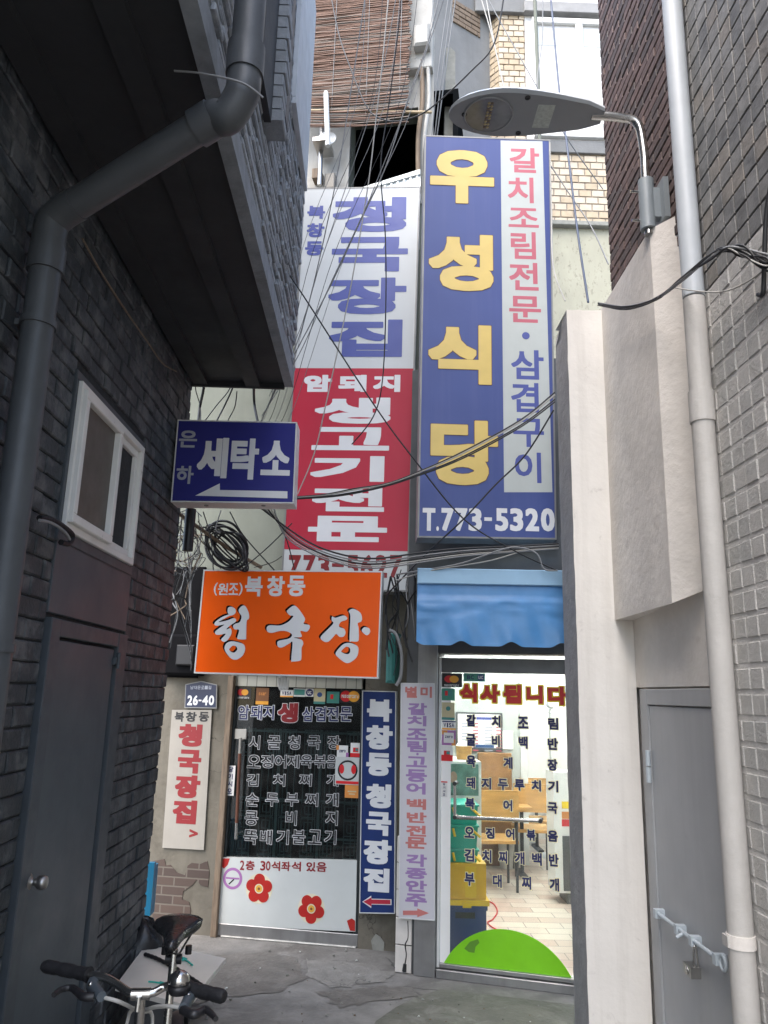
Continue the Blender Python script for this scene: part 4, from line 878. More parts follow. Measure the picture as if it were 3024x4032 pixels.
RINGS = [([(205, 660), (250, 640), (310, 648), (360, 668), (372, 710), (350, 765), (300, 800), (255, 795), (215, 755), (190, 705)], [(238, 700), (260, 680), (282, 680), (297, 690), (303, 710), (292, 726), (278, 738), (258, 737), (240, 725), (231, 712)]),
 ([(1210, 690), (1250, 660), (1300, 655), (1360, 680), (1372, 720), (1355, 780), (1300, 825), (1255, 828), (1190, 780), (1170, 745)], [(1238, 706), (1262, 688), (1282, 690), (1296, 702), (1299, 722), (1295, 740), (1280, 752), (1258, 751), (1238, 743), (1219, 728)])]
for dx, dy, dd, mt in ((-15, -12, D, T['shade_black']), (0, 0, D+.002, T['white_text'])):
    for q, pts in enumerate(BRUSH): m_.prism(SO, closed(OX(pts, dx, dy), 4), dd-.001, dd+q*4e-5, mt)
    for a, b_ in RINGS:
        A_, B_ = closed(OX(a, dx, dy), 4), closed(OX(b_, dx, dy), 4); n = len(A_)
        m_.add([SO.pt(*p, dd) for p in A_+B_], [(i, (i+1) % n, n+(i+1) % n, n+i) for i in range(n)], mt)
for ch, r in (('(', (842, 2294, 856, 2345)), ('원', (858, 2296, 898, 2343)), ('조', (901, 2296, 938, 2343)), (')', (941, 2294, 955, 2345))): m_.gpx(SO, ch, *r, D, T['white_text'], bw=.025)
for ch, r in (('북', (965, 2270, 1034, 2348)), ('창', (1052, 2268, 1121, 2348)), ('동', (1132, 2266, 1202, 2348))): m_.gpx(SO, ch, *r, D, T['white_text'], bw=.04)
m_.build('lettering', e)
# address plate
AD = Pl(*PL_.pt(0, 0, .03)[:2], *PL_.pt(1, 0, .03)[:2])
pts = [AD.uv(*q) for q in ((730, 2694), (792, 2681), (855, 2696), (853, 2790), (726, 2788))]
m_ = MB(); m_.prism(AD, pts, -.012, 0, T['frame_grey']); c = Vector((sum(p[0] for p in pts)/5, sum(p[1] for p in pts)/5))
m_.prism(AD, [((u-c.x)*.94+c.x, (v-c.y)*.92+c.y) for u, v in pts], 0, .002, T['plate_navy'])
for ch, x0, x1 in (('2', 738, 757), ('6', 760, 779), ('-', 782, 793), ('4', 797, 819), ('0', 822, 843)): m_.gpx(AD, ch, x0, 2738 if ch != '-' else 2755, x1, 2777 if ch != '-' else 2761, .0025, T['white_text'], bw=.05)
for i, ch in enumerate('남대문로1길'): m_.gpx(AD, ch, 750+i*14, 2700, 762+i*14, 2714, .0025, T['grey_text'], bw=.02)
tag(m_.build('address_plate'), 'navy house number plate reading 26-40 above the red lettered board', 'address plate')
# red lettered board
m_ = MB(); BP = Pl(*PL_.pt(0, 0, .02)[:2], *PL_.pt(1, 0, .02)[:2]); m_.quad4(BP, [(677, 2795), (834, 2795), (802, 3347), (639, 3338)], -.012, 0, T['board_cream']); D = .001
for ch, r in (('북', (688, 2803, 724, 2842)), ('창', (732, 2803, 774, 2842)), ('동', (783, 2803, 823, 2842))): m_.gpx(BP, ch, *r, D, T['black'], bw=.04)
for ch, r in (('청', (703, 2851, 796, 2940)), ('국', (700, 2952, 792, 3045)), ('장', (689, 3052, 788, 3143)), ('집', (680, 3150, 774, 3244))): m_.gpx(BP, ch, *r, D, T['red_text'], bw=.075, bh=.055)
m_.gpx(BP, '>', 745, 3266, 779, 3298, D, T['red_text'], bw=.06)
tag(m_.build('sign_board'), 'flat cream board with red lettering under the house number plate', 'sign')
# navy banner
NP = Pl(*PL_.pt(0, 0, .08)[:2], *PL_.pt(1, 0, .08)[:2])
e, ins = frame_sign('vertical_sign', 'narrow navy upright sign with white lettering right of the dark glass door', NP, [(1427, 2719), (1560, 2722), (1555, 3598), (1415, 3595)], .07, T['navy_banner'], T['frame_white'], .006)
m_ = MB(); D = .0035
for ch, r in (('북', (1445, 2754, 1543, 2841)), ('창', (1441, 2856, 1546, 2951)), ('동', (1442, 2965, 1541, 3055)), ('청', (1441, 3087, 1540, 3182)), ('국', (1441, 3197, 1540, 3290)), ('장', (1432, 3306, 1542, 3403)), ('집', (1432, 3418, 1533, 3512))): m_.gpx(NP, ch, *r, D, T['white_text'], bw=.065, bh=.06)
ar = [(1427, 3550), (1462, 3526), (1462, 3538), (1542, 3540), (1542, 3563), (1462, 3561), (1462, 3575)]
cc = (1480, 3550)
m_.prism(NP, [NP.uv(*q) for q in ar], .003, .0042, T['white_text']); m_.prism(NP, [NP.uv((q[0]-cc[0])*.93+cc[0], (q[1]-cc[1])*.74+cc[1]) for q in ar], .003, .0052, T['red_sign']); m_.build('lettering', e)
# lilac light box
e, ins = frame_sign('vertical_sign', 'narrow whitish upright light box with faded lilac and salmon lettering between the two doors', SV, [(1578, 2689), (1712, 2690), (1713, 3625), (1569, 3615)], .12, T['lilac_box'], T['frame_white'], .006)
m_ = MB(); D = .0035
Q6 = lambda a, b_, c_, e_: (1500+a*.6028, 2600+b_*.6028, 1500+c_*.6028, 2600+e_*.6028)
Q7 = lambda a, b_, c_, e_: (1500+a*.7233, 3132+b_*.7233, 1500+c_*.7233, 3132+e_*.7233)
for ch, r in (('별', Q6(158, 170, 236, 245)), ('미', Q6(258, 172, 333, 245)), ('백', Q6(168, 905, 295, 975)), ('반', Q6(168, 992, 298, 1062)), ('전', Q6(165, 1078, 295, 1150)), ('문', Q6(160, 1155, 298, 1230))): m_.gpx(SV, ch, *r, D, T['salmon_text'], bw=.04, bh=.05)
for ch, r in (('갈', Q6(178, 278, 300, 358)), ('치', Q6(172, 362, 297, 430)), ('조', Q6(168, 445, 300, 520)), ('림', Q6(172, 525, 298, 600)), ('고', Q6(165, 628, 300, 698)), ('등', Q6(163, 712, 300, 795)), ('어', Q6(165, 800, 292, 875)), ('각', Q7(138, 320, 250, 388)), ('종', Q7(133, 395, 250, 455)), ('안', Q7(135, 462, 250, 525)), ('주', Q7(132, 535, 250, 605))): m_.gpx(SV, ch, *r, D, T['lilac_text'], bw=.04, bh=.05)
uu, vv = SV.uv(1644, 2969); m_.disc(SV, uu, vv, .009, .003, .0045, T['lilac_text'], 12)
m_.prism(SV, [SV.uv(1500+a*.7233, 3132+b_*.7233) for a, b_ in ((120, 626), (198, 626), (198, 614), (262, 640), (198, 662), (198, 650), (120, 650))], .003, .0045, T['salmon_text']); m_.build('lettering', e)

# ================================================================= RIGHT SIDE
b4 = thing('brick_building', 'brick building on the right with cream painted lower wall and grey steel door', 'building', (1.8, 2.5, 0))
ZP = 3.58; dP = 3.20
gdu0, gdu1, gdv1 = dP, 4.24, 1.83
mb = MB(); mb.bx(WR, -.7, dP, 0, ZP, -.3, -.0035, M['cream_mortar']); bricks(mb, WR, -.7, dP, 0, ZP, .0965, .097, .020, -.02, .0, [M['cream_brick'], M['cream_brick'], M['cream_brick_grey']], jit=.002, bev=.003, half=False, gu=.008); mb.build('painted_wall', b4)
mb = MB(); mb.bx(WR, -.7, dP, ZP, 6.9, -.3, -.010, M['tile_mortar']); bricks(mb, WR, -.7, dP, ZP+.002, 6.9, .0965, .090, .009, -.02, .0, [M['grey_tile'], M['grey_tile'], M['grey_tile_warm'], M['grey_tile_dark']], jit=.001, bev=.002, half=False, gu=.007); mb.build('tiled_wall', b4)
PB2 = Pl(1.47, 0, 1.47, 1)
mb = MB(); mb.bx(PB2, dP, 4.43, 4.0, 7.1, -.3, -.010, M['brown_mortar']); bricks(mb, PB2, dP, 4.43, 4.0, 7.1, .21, .066, .010, -.02, .0, [M['brown_brick'], M['brown_brick'], M['brown_brick_dark']], jit=.003, bev=.004)
PE = Pl(1.77, 4.432, 1.47, 4.432); mb.build('brown_brick_wall', b4)
mb = MB(); mb.bx(WD, dP, 4.6, 0, 4.02, -.3, -.03, M['cream_wall']); mb.bx(WD, dP, 4.40, gdv1+.04, 4.02, -.03, .0, M['cream_wall']); mb.build('plaster_wall', b4)
# boxed-out plaster duct above the door
db = MB(); XB = 1.385; DP = Pl(XB, 0, XB, 1); zb0 = 2.24; zt0 = 4.18; un, uf = 3.52, 4.40
prof = [(1.49, un-.14), (XB, un), (XB, uf), (1.49, uf)]
db.add([(x, y, zb0+(.05 if x > 1.45 and y < 4 else 0)) for x, y in prof]+[(x, y, zt0) for x, y in prof], [(0, 1, 2, 3), (7, 6, 5, 4), (0, 4, 5, 1), (1, 5, 6, 2), (2, 6, 7, 3), (3, 7, 4, 0)], M['cream_wall']); db.build('plaster_duct', b4)
gdM = M['grey_door']; d = MB()
d.bx(WD, gdu1-.06, gdu1+.05, 0, gdv1+.03, -.03, .012, gdM, .003); d.bx(WD, dP+.02, gdu1-.06, gdv1-.05, gdv1+.03, -.03, .012, gdM, .003); d.build('door_frame', b4)
d = MB(); d.bx(WD, dP+.02, gdu1-.065, .01, gdv1-.055, -.03, .004, gdM, .003); dr = d.build('steel_door', b4)
hg = MB(); hz = onX(2532, 3010, 1.48); hg.tube([WD.pt(gdu1-.06, hz.z-.08, .022), WD.pt(gdu1-.06, hz.z-.003, .022)], .013, M['bolt_paint'], 10); hg.tube([WD.pt(gdu1-.06, hz.z+.003, .022), WD.pt(gdu1-.06, hz.z+.08, .022)], .013, M['bolt_paint'], 10); hg.build('hinge', dr)
XB1 = 1.455
q0, q1 = onX(2590, 3612, XB1), onX(2835, 3782, XB1); bo = MB()
zB = (q0.z+q1.z)/2+.01; A_ = Vector((XB1, q0.y, zB+.0)); B_ = Vector((XB1, q1.y, zB))
bo.tube([A_, B_], .0095, M['bolt_paint'], 10)
for t in (.0, .38, .62, .97):
    c = A_.lerp(B_, t); bo.box(c.x-.016, WD.o.x-.004, c.y-.016, c.y+.016, c.z-.022, c.z+.018, M['bolt_paint'])
c = A_.lerp(B_, .47); bo.tube([c, c-Vector((.035, 0, .02))], .008, M['bolt_paint'], 8)
c = A_.lerp(B_, 1.04); bo.tube([c+Vector((.0, .028*math.cos(k*math.pi/8), .028*math.sin(k*math.pi/8))) for k in range(17)], .007, M['bolt_paint'], 8, False); bo.build('sliding_bolt', dr)
pk = thing('padlock', 'small steel padlock hanging from the bolt of the grey door', 'padlock', (XB1-.02, A_.lerp(B_, .62).y, zB-.13))
c = A_.lerp(B_, .66); m_ = MB(); m_.tube(smooth_path([c+Vector((-.015, .0, -.105)), c+Vector((-.012, 0, -.03)), c+Vector((-.006, .0, -.016)), c+Vector((0, 0, -.03)), c+Vector((.004, .0, -.105))]), .004, M['chrome'], 8); m_.build('shackle', pk)
m_ = MB(); kx, ky, kz = c.x-.012, c.y+.02, c.z-.12
m_.box(kx-.022, kx+.022, ky-.03, ky+.055, kz-.022, kz+.022, M['brushed']); m_.lathe((kx-.0225, ky+.012, kz), (-1, 0, 0), [(.016, -.001), (.016, .002), (.001, .002)], M['chrome'], 16); m_.build('body', pk)
# free-standing wing wall
pw = thing('plaster_pillar', 'tall cream faced plaster pillar with dark grey side in front of the lit shop', 'pillar', (1.33, 4.5, 0))
XC0, XC1, YC0, YC1, ZC = 1.165, 1.455, 4.37, 4.66, 4.17
m_ = MB(); PF = Pl(XC0, YC0, XC1, YC0); nx, nz = 8, 60; vs = []
rng = random.Random(3); wob = [rng.uniform(-.0018, .0018) for _ in range(nz+1)]
for j in range(nz+1):
    for i in range(nx+1):
        x = XC0+(XC1+.035-XC0)*i/nx+(wob[j] if i == 0 else 0); z = ZC*j/nz+(rng.uniform(-.006, .004) if j == nz else 0); vs.append((x, YC0+rng.uniform(-.0012, .0012), z))
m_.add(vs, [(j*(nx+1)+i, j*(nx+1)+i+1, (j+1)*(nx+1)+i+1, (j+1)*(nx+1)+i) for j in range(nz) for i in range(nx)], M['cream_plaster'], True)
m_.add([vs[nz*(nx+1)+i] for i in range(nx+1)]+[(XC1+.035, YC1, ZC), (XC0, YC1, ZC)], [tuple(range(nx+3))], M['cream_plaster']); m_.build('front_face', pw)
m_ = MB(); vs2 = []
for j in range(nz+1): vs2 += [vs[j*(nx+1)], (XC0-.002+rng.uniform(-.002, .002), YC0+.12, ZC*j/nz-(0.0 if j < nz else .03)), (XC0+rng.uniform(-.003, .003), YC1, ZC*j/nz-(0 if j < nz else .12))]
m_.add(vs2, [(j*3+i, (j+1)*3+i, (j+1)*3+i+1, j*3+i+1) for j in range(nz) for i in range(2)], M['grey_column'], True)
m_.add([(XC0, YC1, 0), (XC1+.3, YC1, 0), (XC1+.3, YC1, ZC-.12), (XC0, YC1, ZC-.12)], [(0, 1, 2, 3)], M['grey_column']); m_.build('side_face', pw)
# grey pipe
pp = thing('waste_pipe', 'upright plastic pipe on the right wall, bluish above and cream painted below', 'pipe', (1.40, 3.12, 0))
pb = onX(2862, 2732, 1.40); PX, PY = 1.40, 3.10; zpt = onX(2735, 1175, 1.40).z
m_ = MB(); m_.tube([(PX, PY, zpt+.01), (PX, PY, 7.0)], .047, M['grey_pipe'], 20); m_.build('upper_pipe', pp)
m_ = MB(); m_.tube([(PX, PY, 0), (PX, PY, zpt)], .047, M['cream_pipe'], 20); m_.build('lower_pipe', pp)
zz1 = onX(2775, 1640, 1.40).z; m_ = MB(); m_.tube([(PX, PY, zz1-.02), (PX, PY, zz1+.12)], .053, M['cream_pipe'], 20); m_.build('collar', pp)
zk1 = onX(2915, 3705, 1.40).z; m_ = MB(); m_.tube([(PX, PY, zk1-.02), (PX, PY, zk1+.025)], .052, M['cream_wall'], 16); m_.box(PX-.057, PX-.03, PY-.015, PY+.03, zk1-.018, zk1+.02, M['cream_pipe']); m_.build('clamp', pp)

# ---- street lamp on its wall arm
BX = onX(2562, 800, 1.40); sl_ = thing('street_lamp', 'grey flat oval street lamp on a curved steel arm above the blue sign', 'street lamp', (BX.x, BX.y, BX.z-.25))
yb = BX.y
m_ = MB(); z0, z1_ = onX(2590, 870, 1.40).z, onX(2555, 715, 1.40).z
m_.tube([(1.38, yb, z0), (1.38, yb, z1_)], .040, M['bracket_paint'], 16); m_.box(1.44, 1.468, yb-.08, yb+.05, z0+.03, z1_-.03, M['bracket_paint']); m_.box(1.38, 1.44, yb-.03, yb+.02, z0+.06, z1_-.06, M['bracket_paint'])
for zq in (z0+.06, z1_-.06): m_.tube([(1.30, yb+.01, zq), (1.36, yb+.01, zq)], .008, M['chrome'], 6)
m_.build('bracket', sl_)
NK = onY(2372, 455, yb)
m_ = MB(); m_.tube(smooth_path([(1.38, yb, z0-.03), (1.38, yb, z1_), (1.38, yb, z1_+(NK.z-z1_)*.45), (1.355, yb, NK.z-.045), (1.27, yb, NK.z-.008), (NK.x-.06, yb, NK.z)], 8), .024, M['chrome'], 14); m_.build('arm', sl_)
TIP = onY(1768, 440, yb)
Lh = (NK-TIP).length; ax = (TIP-NK).normalized(); sdv = Vector((0, 1, 0)); upv = ax.cross(sdv); upv = upv if upv.z > 0 else -upv
# tilt of the head about its own axis
def hp(t, s_, h): return NK+ax*(Lh*t)+sdv*s_+upv*h
def hw_(t): 
    if t < .12: return .05+.05*(t/.12)
    x = (t-.12)/.88; return .10+.075*math.sin(min(1, x*1.5)*math.pi/2)*(1) if x < .55 else .175*math.sqrt(max(0, 1-((x-.55)/.45)**2))
ts = [0, .04, .08, .12, .2, .28, .36, .44, .52, .6, .68, .76, .83, .89, .94, .97, .99, 1.0]
m_ = MB(); n = 9; vs = []
for t in ts:
    w_ = max(.002, hw_(t)); hgt = .055*(.55+.45*math.sin(math.pi*min(1, t*.9+.1)))*(1 if t < .9 else max(.05, (1-t)/.1))
    for k in range(n): a = math.pi*k/(n-1); vs.append(hp(t, w_*math.cos(a), hgt*math.sin(a)+.004))
m_.add(vs, [(i*n+k, i*n+k+1, (i+1)*n+k+1, (i+1)*n+k) for i in range(len(ts)-1) for k in range(n-1)], M['lamp_shell'], True); m_.build('housing', sl_)
m_ = MB(); vs = []
for t in ts:
    w_ = max(.002, hw_(t))
    vs += [hp(t, w_, .004), hp(t, w_*.93, -.014), hp(t, -w_*.93, -.014), hp(t, -w_, .004)]
m_.add(vs, [(i*4+k, i*4+k+1, (i+1)*4+k+1, (i+1)*4+k) for i in range(len(ts)-1) for k in range(3)], M['lamp_under'])
for t, s_ in ((.90, .0), (.52, .13), (.52, -.13)): m_.lathe(hp(t, s_, -.014), -upv, [(.015, 0), (.015, .004), (.010, .004), (.009, .001), (.001, .001)], M['black'], 12)
m_.build('underside', sl_)
m_ = MB(); ring = [hp(.745+.155*math.cos(k*math.pi/16), .128*math.sin(k*math.pi/16), -.016) for k in range(33)]; m_.tube(ring, .006, M['lamp_under'], 6, False); 
m_.add([p_-upv*.0005 for p_ in ring[:-1]], [tuple(range(32))], M['lens']); m_.build('lens', sl_)
m_ = MB()
for i in range(2):
    for j in range(9):
        c = hp(.735+.020*i, -.088+.022*j, -.0172); m_.lathe(c, -upv, [(.0085, 0), (.008, .002), (.001, .003)], M['led'] if (i+j) % 3 else M['wood_old'], 8)
m_.build('led_array', sl_)
m_ = MB(); m_.add([hp(.44, -.085, -.0155), hp(.33, -.085, -.0155), hp(.33, .085, -.0155), hp(.44, .085, -.0155)], [(0, 1, 2, 3)], M['lamp_label']); m_.build('rating_plate', sl_)

# ================================================================= UPPER BACKGROUND
# reed blind
BP2 = Pl(*PL_.pt(0, 0, .22)[:2], *PL_.pt(1, 0, .22)[:2])
bl = thing('reed_blind', 'brown reed blind hanging over the upper window of the shophouse', 'blind', BP2.pt(.6, 5.6, 0))
m_ = MB(); u0 = BP2.uv(1150, 100)[0]; u1 = BP2.uv(1612, 200)[0]; zb1 = BP2.uv(1400, 450)[1]; zt1 = BP2.uv(1400, -250)[1]; z = zb1-.05
rng = random.Random(11); k = 0
while z < zt1:
    fr2 = max(0, 1-(z-zb1)/.35)
    a, b_ = u0+rng.uniform(-.02, .01), u1+rng.uniform(-.025, .02)
    if fr2 > .2 and rng.random() < .35: b_ -= rng.uniform(0, .3)*fr2
    tl_ = rng.uniform(-.02, .012)*(.3+fr2); pts = []
    for i in range(6):
        t = i/5; pts.append(BP2.pt(a+(b_-a)*t, z-.06*math.sin(t*math.pi*.6)*fr2*1.2+tl_*t-.03*t, rng.uniform(-.006, .008)+.03*fr2*t))
    m_.tube(pts, rng.uniform(.0045, .008), M['reed'] if rng.random() < .78-fr2*.3 else M['reed_grey'], 4); z += .0125 if fr2 < .5 else .016; k += 1
m_.build('reeds', bl)
m_ = MB()
for t in (.1, .38, .66, .93):
    u = u0+(u1-u0)*t; m_.tube([BP2.pt(u, zb1-.02, .01), BP2.pt(u, zt1, .01)], .003, M['cable_grey'], 4)
m_.build('cord', bl)
m_ = MB(); m_.tube([BP2.pt(*BP2.uv(1195, 435), 0), BP2.pt(*BP2.uv(1700, 442), 0)], .012, M['bamboo'], 8); tag(m_.build('bamboo_pole'), 'thin bamboo pole lying across under the reed blind', 'pole')
# white plaster pier right of the blind
m_ = MB(); a = PL_.rect(1612, -300, 1690, 300); m_.bx(PL_, a[0], a[1]+.05, a[2], a[3], .0, .10, M['plaster_white'], .01); a = PL_.rect(1640, 160, 1700, 240); m_.bx(PL_, a[0], a[1], a[2], a[3], .1, .2, M['plaster_white'], .02); m_.build('plaster_pier', b2)
GR = 'old drainpipes beside the upper window'
for i, (x0, x1, lab) in enumerate(((1658, 1648, 'rusty thin pipe left of the pair beside the upper window'), (1684, 1672, 'pale thin pipe right of the pair beside the upper window'))):
    m_ = MB(); pa = PL_.pt(*PL_.uv(x0, 240, .08), .08); pb_ = PL_.pt(*PL_.uv(x1, 760, .08), .08); m_.tube(smooth_path([pa, pa.lerp(pb_, .3)+Vector((.02, 0, 0)), pa.lerp(pb_, .6)-Vector((.012, 0, 0)), pb_]), .022-.004*i, M['wood_old'] if i == 0 else M['plaster_white'], 8); tag(m_.build('wall_pipe'), lab, 'pipe', GR)
# corrugated sheet awning behind the signs
m_ = MB(); CS = Pl(*PL_.pt(0, 0, .16)[:2], *PL_.pt(1, 0, .16)[:2]); a = [CS.uv(*q) for q in ((1430, 742), (1655, 672), (1655, 790), (1430, 790))]
m_.prism(CS, a, -.01, 0, M['corrugated']); n = 9
for i in range(n):
    t = (i+.5)/n; u = a[0][0]+(a[1][0]-a[0][0])*t; vt = a[0][1]+(a[1][1]-a[0][1])*t; m_.bx(CS, u-.012, u+.012, a[2][1], vt-.03, 0, .012, M['corrugated'], .004)
m_.prism(CS, [a[0], a[1], (a[1][0], a[1][1]-.045), (a[0][0], a[0][1]-.03)], 0, .02, M['corrugated']); tag(m_.build('corrugated_hood'), 'white corrugated metal hood sloping up behind the tall signs', 'hood')
# antenna
an = thing('wireless_antenna', 'white stick antenna with round dish clamped on the plaster beside the dark window', 'antenna', PL_.pt(*PL_.uv(1262, 740, .1), .1))
pm = lambda x, y, d=.14: PL_.pt(*PL_.uv(x, y, d), d)
m_ = MB(); m_.tube([pm(1258, 730), pm(1268, 490)], .022, M['brushed'], 10); m_.bx(PL_, *PL_.rect(1240, 690, 1272, 726, .02), 0, .12, M['wood_old']); m_.build('mast', an)
m_ = MB(); dc = pm(1288, 545, .2); m_.lathe(dc, (PL_.n+Vector((.1, 0, .15))), [(.001, -.03), (.05, -.02), (.085, .0), (.082, .004), (.05, -.012), (.001, -.02)], M['frame_white'], 20); m_.build('dish', an)
m_ = MB(); m_.tube([pm(1291, 575, .26), pm(1284, 372, .26)], [.024, .024], M['frame_white'], 10); m_.tube([pm(1284, 372, .26), pm(1283, 362, .26)], [.026, .018], M['frame_white'], 10); m_.build('stick', an)
m_ = MB(); m_.bx(PL_, *PL_.rect(1245, 575, 1305, 592, .15), .05, .28, M['brushed'], .004); m_.build('clamp', an)
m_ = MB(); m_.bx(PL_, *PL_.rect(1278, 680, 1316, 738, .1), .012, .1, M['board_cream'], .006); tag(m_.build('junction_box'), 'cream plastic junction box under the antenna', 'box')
# grey wall and post behind blue sign
gw = thing('grey_house', 'grey rendered house wall rising behind the tall blue sign', 'building', (.8, 7.6, 0))
GP = Pl(.3, 7.5, .95, 7.9); m_ = MB(); a = GP.uv(1700, 300); b_ = GP.uv(1905, 300); m_.bx(GP, a[0]-.05, b_[0]+.1, 3.05, 11, -.3, 0, M['grey_wall']); m_.build('wall', gw)
m_ = MB(); q = GP.rect(1780, 60, 1890, 120); 
bricks(m_, GP, q[0], q[1], q[2], q[2]+.35, .2, .07, .012, 0, .015, M['wood_old'], bev=.003); m_.build('brick_band', gw)
m_ = MB(); CPs = Pl(.3, 6.4, 1.2, 6.4); a = CPs.rect(1742, 185, 1792, 640); vs_ = [(a[0], a[2]-2), (a[1], a[2]-2), (a[1], a[3]-.06), (a[1]-.05, a[3]), (a[0]+.03, a[3]-.01)]; m_.prism(CPs, vs_, -.11, 0, M['concrete']); tag(m_.build('concrete_post'), 'mossy grey concrete post standing up behind the tall blue sign', 'post')
# tan brick house
hb_ = thing('tan_brick_house', 'tan brick house with a white framed window behind the street lamp', 'building', (2.2, 8.3, 0))
HP = Pl(1.3, 8.0, 3.2, 8.0); m_ = MB()
ul = HP.uv(1962, 200)[0]; ur = 2.6; wu0, wu1, wv0, wv1 = HP.rect(2095, 70, 2420, 420)
ub = HP.uv(2068, 200)[0]
zl1 = HP.uv(2270, 885)[1]
tb = [M['tan_brick'], M['tan_brick_pale']]
m_.bx(HP, ul, ur, zl1-.0, 12, -.3, -.01, M['tan_mortar']); bricks(m_, HP, ul, ub, zl1, 12, .13, .085, .012, -.02, .006, tb, bev=.003, jit=.002)
bricks(m_, HP, ub+.01, ur, zl1, HP.uv(2270, 605)[1], .15, .095, .014, -.02, .0, tb, bev=.003, jit=.002)
m_.build('brick_wall', hb_)
OB = Pl(*HP.pt(ul, 0)[:2], *(HP.pt(ul, 0)+Vector((-.32, .40, 0)))[:2]); m_ = MB(); m_.bx(OB, 0, .55, zl1, 12, -.2, -.01, M['tan_mortar']); bricks(m_, OB, 0, .55, zl1, HP.uv(1920, 60)[1], .13, .085, .012, -.02, .0, M['tan_brick'], bev=.003); m_.build('corner_wall', hb_)
m_ = MB(); a = HP.rect(1900, -60, 2070, 90); m_.bx(HP, a[0]-.1, ub, HP.uv(2000, 62)[1], HP.uv(2000, 62)[1]+.5, .006, .06, M['grey_wall'], .006); m_.build('corner_cap', hb_); m_ = MB()
a = HP.uv(2200, 605)[1]; m_.bx(HP, ub, ur, a, a+.17, .0, .03, M['grey_wall'], .005); m_.build('brick_band', hb_); m_ = MB(); m_.bx(HP, ub-.2, ur, zl1-.06, zl1, -.3, .09, M['concrete'], .006); m_.build('ledge', hb_)
m_ = MB(); m_.bx(HP, ub, ur, a+.17, HP.uv(2200, 40)[1]+2, -.012, .004, M['white_wall']); m_.build('white_render', hb_)
m_ = MB(); q = HP.uv(2300, 130)[1]
for r in ((wu0, wu1, HP.uv(2200, 105)[1]-.0, HP.uv(2200, 85)[1]), (wu0, wu1, a+.2, a+.27), (wu0, wu0+.06, a+.272, HP.uv(2200, 107)[1]), (HP.uv(2265, 200)[0], HP.uv(2292, 200)[0], a+.272, HP.uv(2200, 107)[1])): m_.bx(HP, *r, .004, .06, M['white_pvc'], .004)
wn2 = m_.build('window', hb_); m_ = MB(); m_.bx(HP, wu0+.06, wu1, a+.27, HP.uv(2200, 106)[1], .008, .016, M['white_wall']); m_.bx(HP, wu0+.06, wu1, HP.uv(2200, 185)[1], HP.uv(2200, 120)[1], .016, .02, M['pale_panel']); m_.build('pane', wn2)  # pane painted opaque white for the sky's reflection in its glass
m_ = MB(); m_.bx(HP, wu0-.1, ur, HP.uv(2200, 70)[1], HP.uv(2200, 30)[1], .004, .09, M['frame_grey'], .006); m_.build('lintel', hb_)
m_ = MB(); m_.bx(HP, ub-.3, ur, 3.05, zl1-.062, -.3, .02, M['spot_wall']); m_.build('stained_wall', hb_)
m_ = MB(); a_ = onY(2100, -150, 7.6); b_ = onY(2120, 352, 7.6); m_.tube([a_, b_, b_-Vector((0, 0, 3))], .022, M['wall_green'], 8); tag(m_.build('conduit'), 'thin grey upright conduit in front of the tan brick corner', 'conduit')

# ================================================================= CABLES
def cable(label, pts, r, mt, name='overhead_cable', grp='overhead cables crossing the alley'):
    P3 = []
    for x, y, Y in pts: P3.append(onY(x, y, Y))
    m_ = MB(); m_.tube(smooth_path(P3, 6), r, M[mt], 6); return tag(m_.build(name), label, 'cable', grp)
A, B, C = 4.4, 5.0, 5.3
cable('pale cable running leftmost, from the top down past the antenna to the laundry sign', [(1445, -60, A), (1390, 304, 4.6), (1318, 738, 4.8), (1190, 1290, 5.1), (1075, 1550, 5.3), (1020, 1680, 5.4)], .0042, 'cable_grey')
cable('white cable ending at the laundry sign after crossing the red sign panel', [(1534, -60, A), (1506, 239, 4.5), (1481, 463, 4.6), (1448, 738, 4.7), (1376, 1156, 4.85), (1282, 1597, 4.95), (1236, 1789, 5.0), (1172, 1945, 5.0)], .0045, 'cable_white')
cable('thin grey cable second from left above the white sign panel', [(1568, -60, A), (1499, 304, 4.6), (1376, 694, 4.8), (1260, 1040, 5.0), (1180, 1300, 5.2), (1060, 1560, 5.4)], .003, 'cable_grey')
cable('dark cable hanging loose, its cut end over the red sign panel', [(1583, -60, A), (1571, 94, 4.5), (1532, 405, 4.7), (1499, 651, 4.8), (1517, 924, 4.9), (1519, 1206, 5.0), (1506, 1496, 5.1), (1470, 1640, 5.2), (1385, 1750, 5.3)], .0045, 'cable_black')
cable('black cable sagging in a wide loop under the reed blind', [(1296, -60, 5.6), (1333, 130, 5.4), (1383, 275, 5.3), (1448, 427, 5.2), (1521, 474, 5.1), (1600, 470, 5.0), (1694, 427, 4.9), (1853, 282, 4.7), (1948, 166, 4.6), (1990, -60, 4.5)], .0055, 'cable_black')
cable('pale cable slanting from the top across both halves of the white sign panel', [(1740, -60, 4.3), (1687, 159, 4.4), (1615, 362, 4.5), (1521, 651, 4.65), (1420, 868, 4.8), (1311, 1105, 5.0), (1210, 1300, 5.15), (1087, 1532, 5.35), (1010, 1700, 5.5)], .0045, 'cable_grey')
cable('grey cable running just below the pale slanting one over the white sign', [(1765, -60, 4.3), (1696, 152, 4.45), (1580, 470, 4.6), (1500, 672, 4.75), (1434, 832, 4.85), (1300, 1120, 5.05), (1180, 1390, 5.25), (1030, 1640, 5.45)], .0035, 'cable_grey')
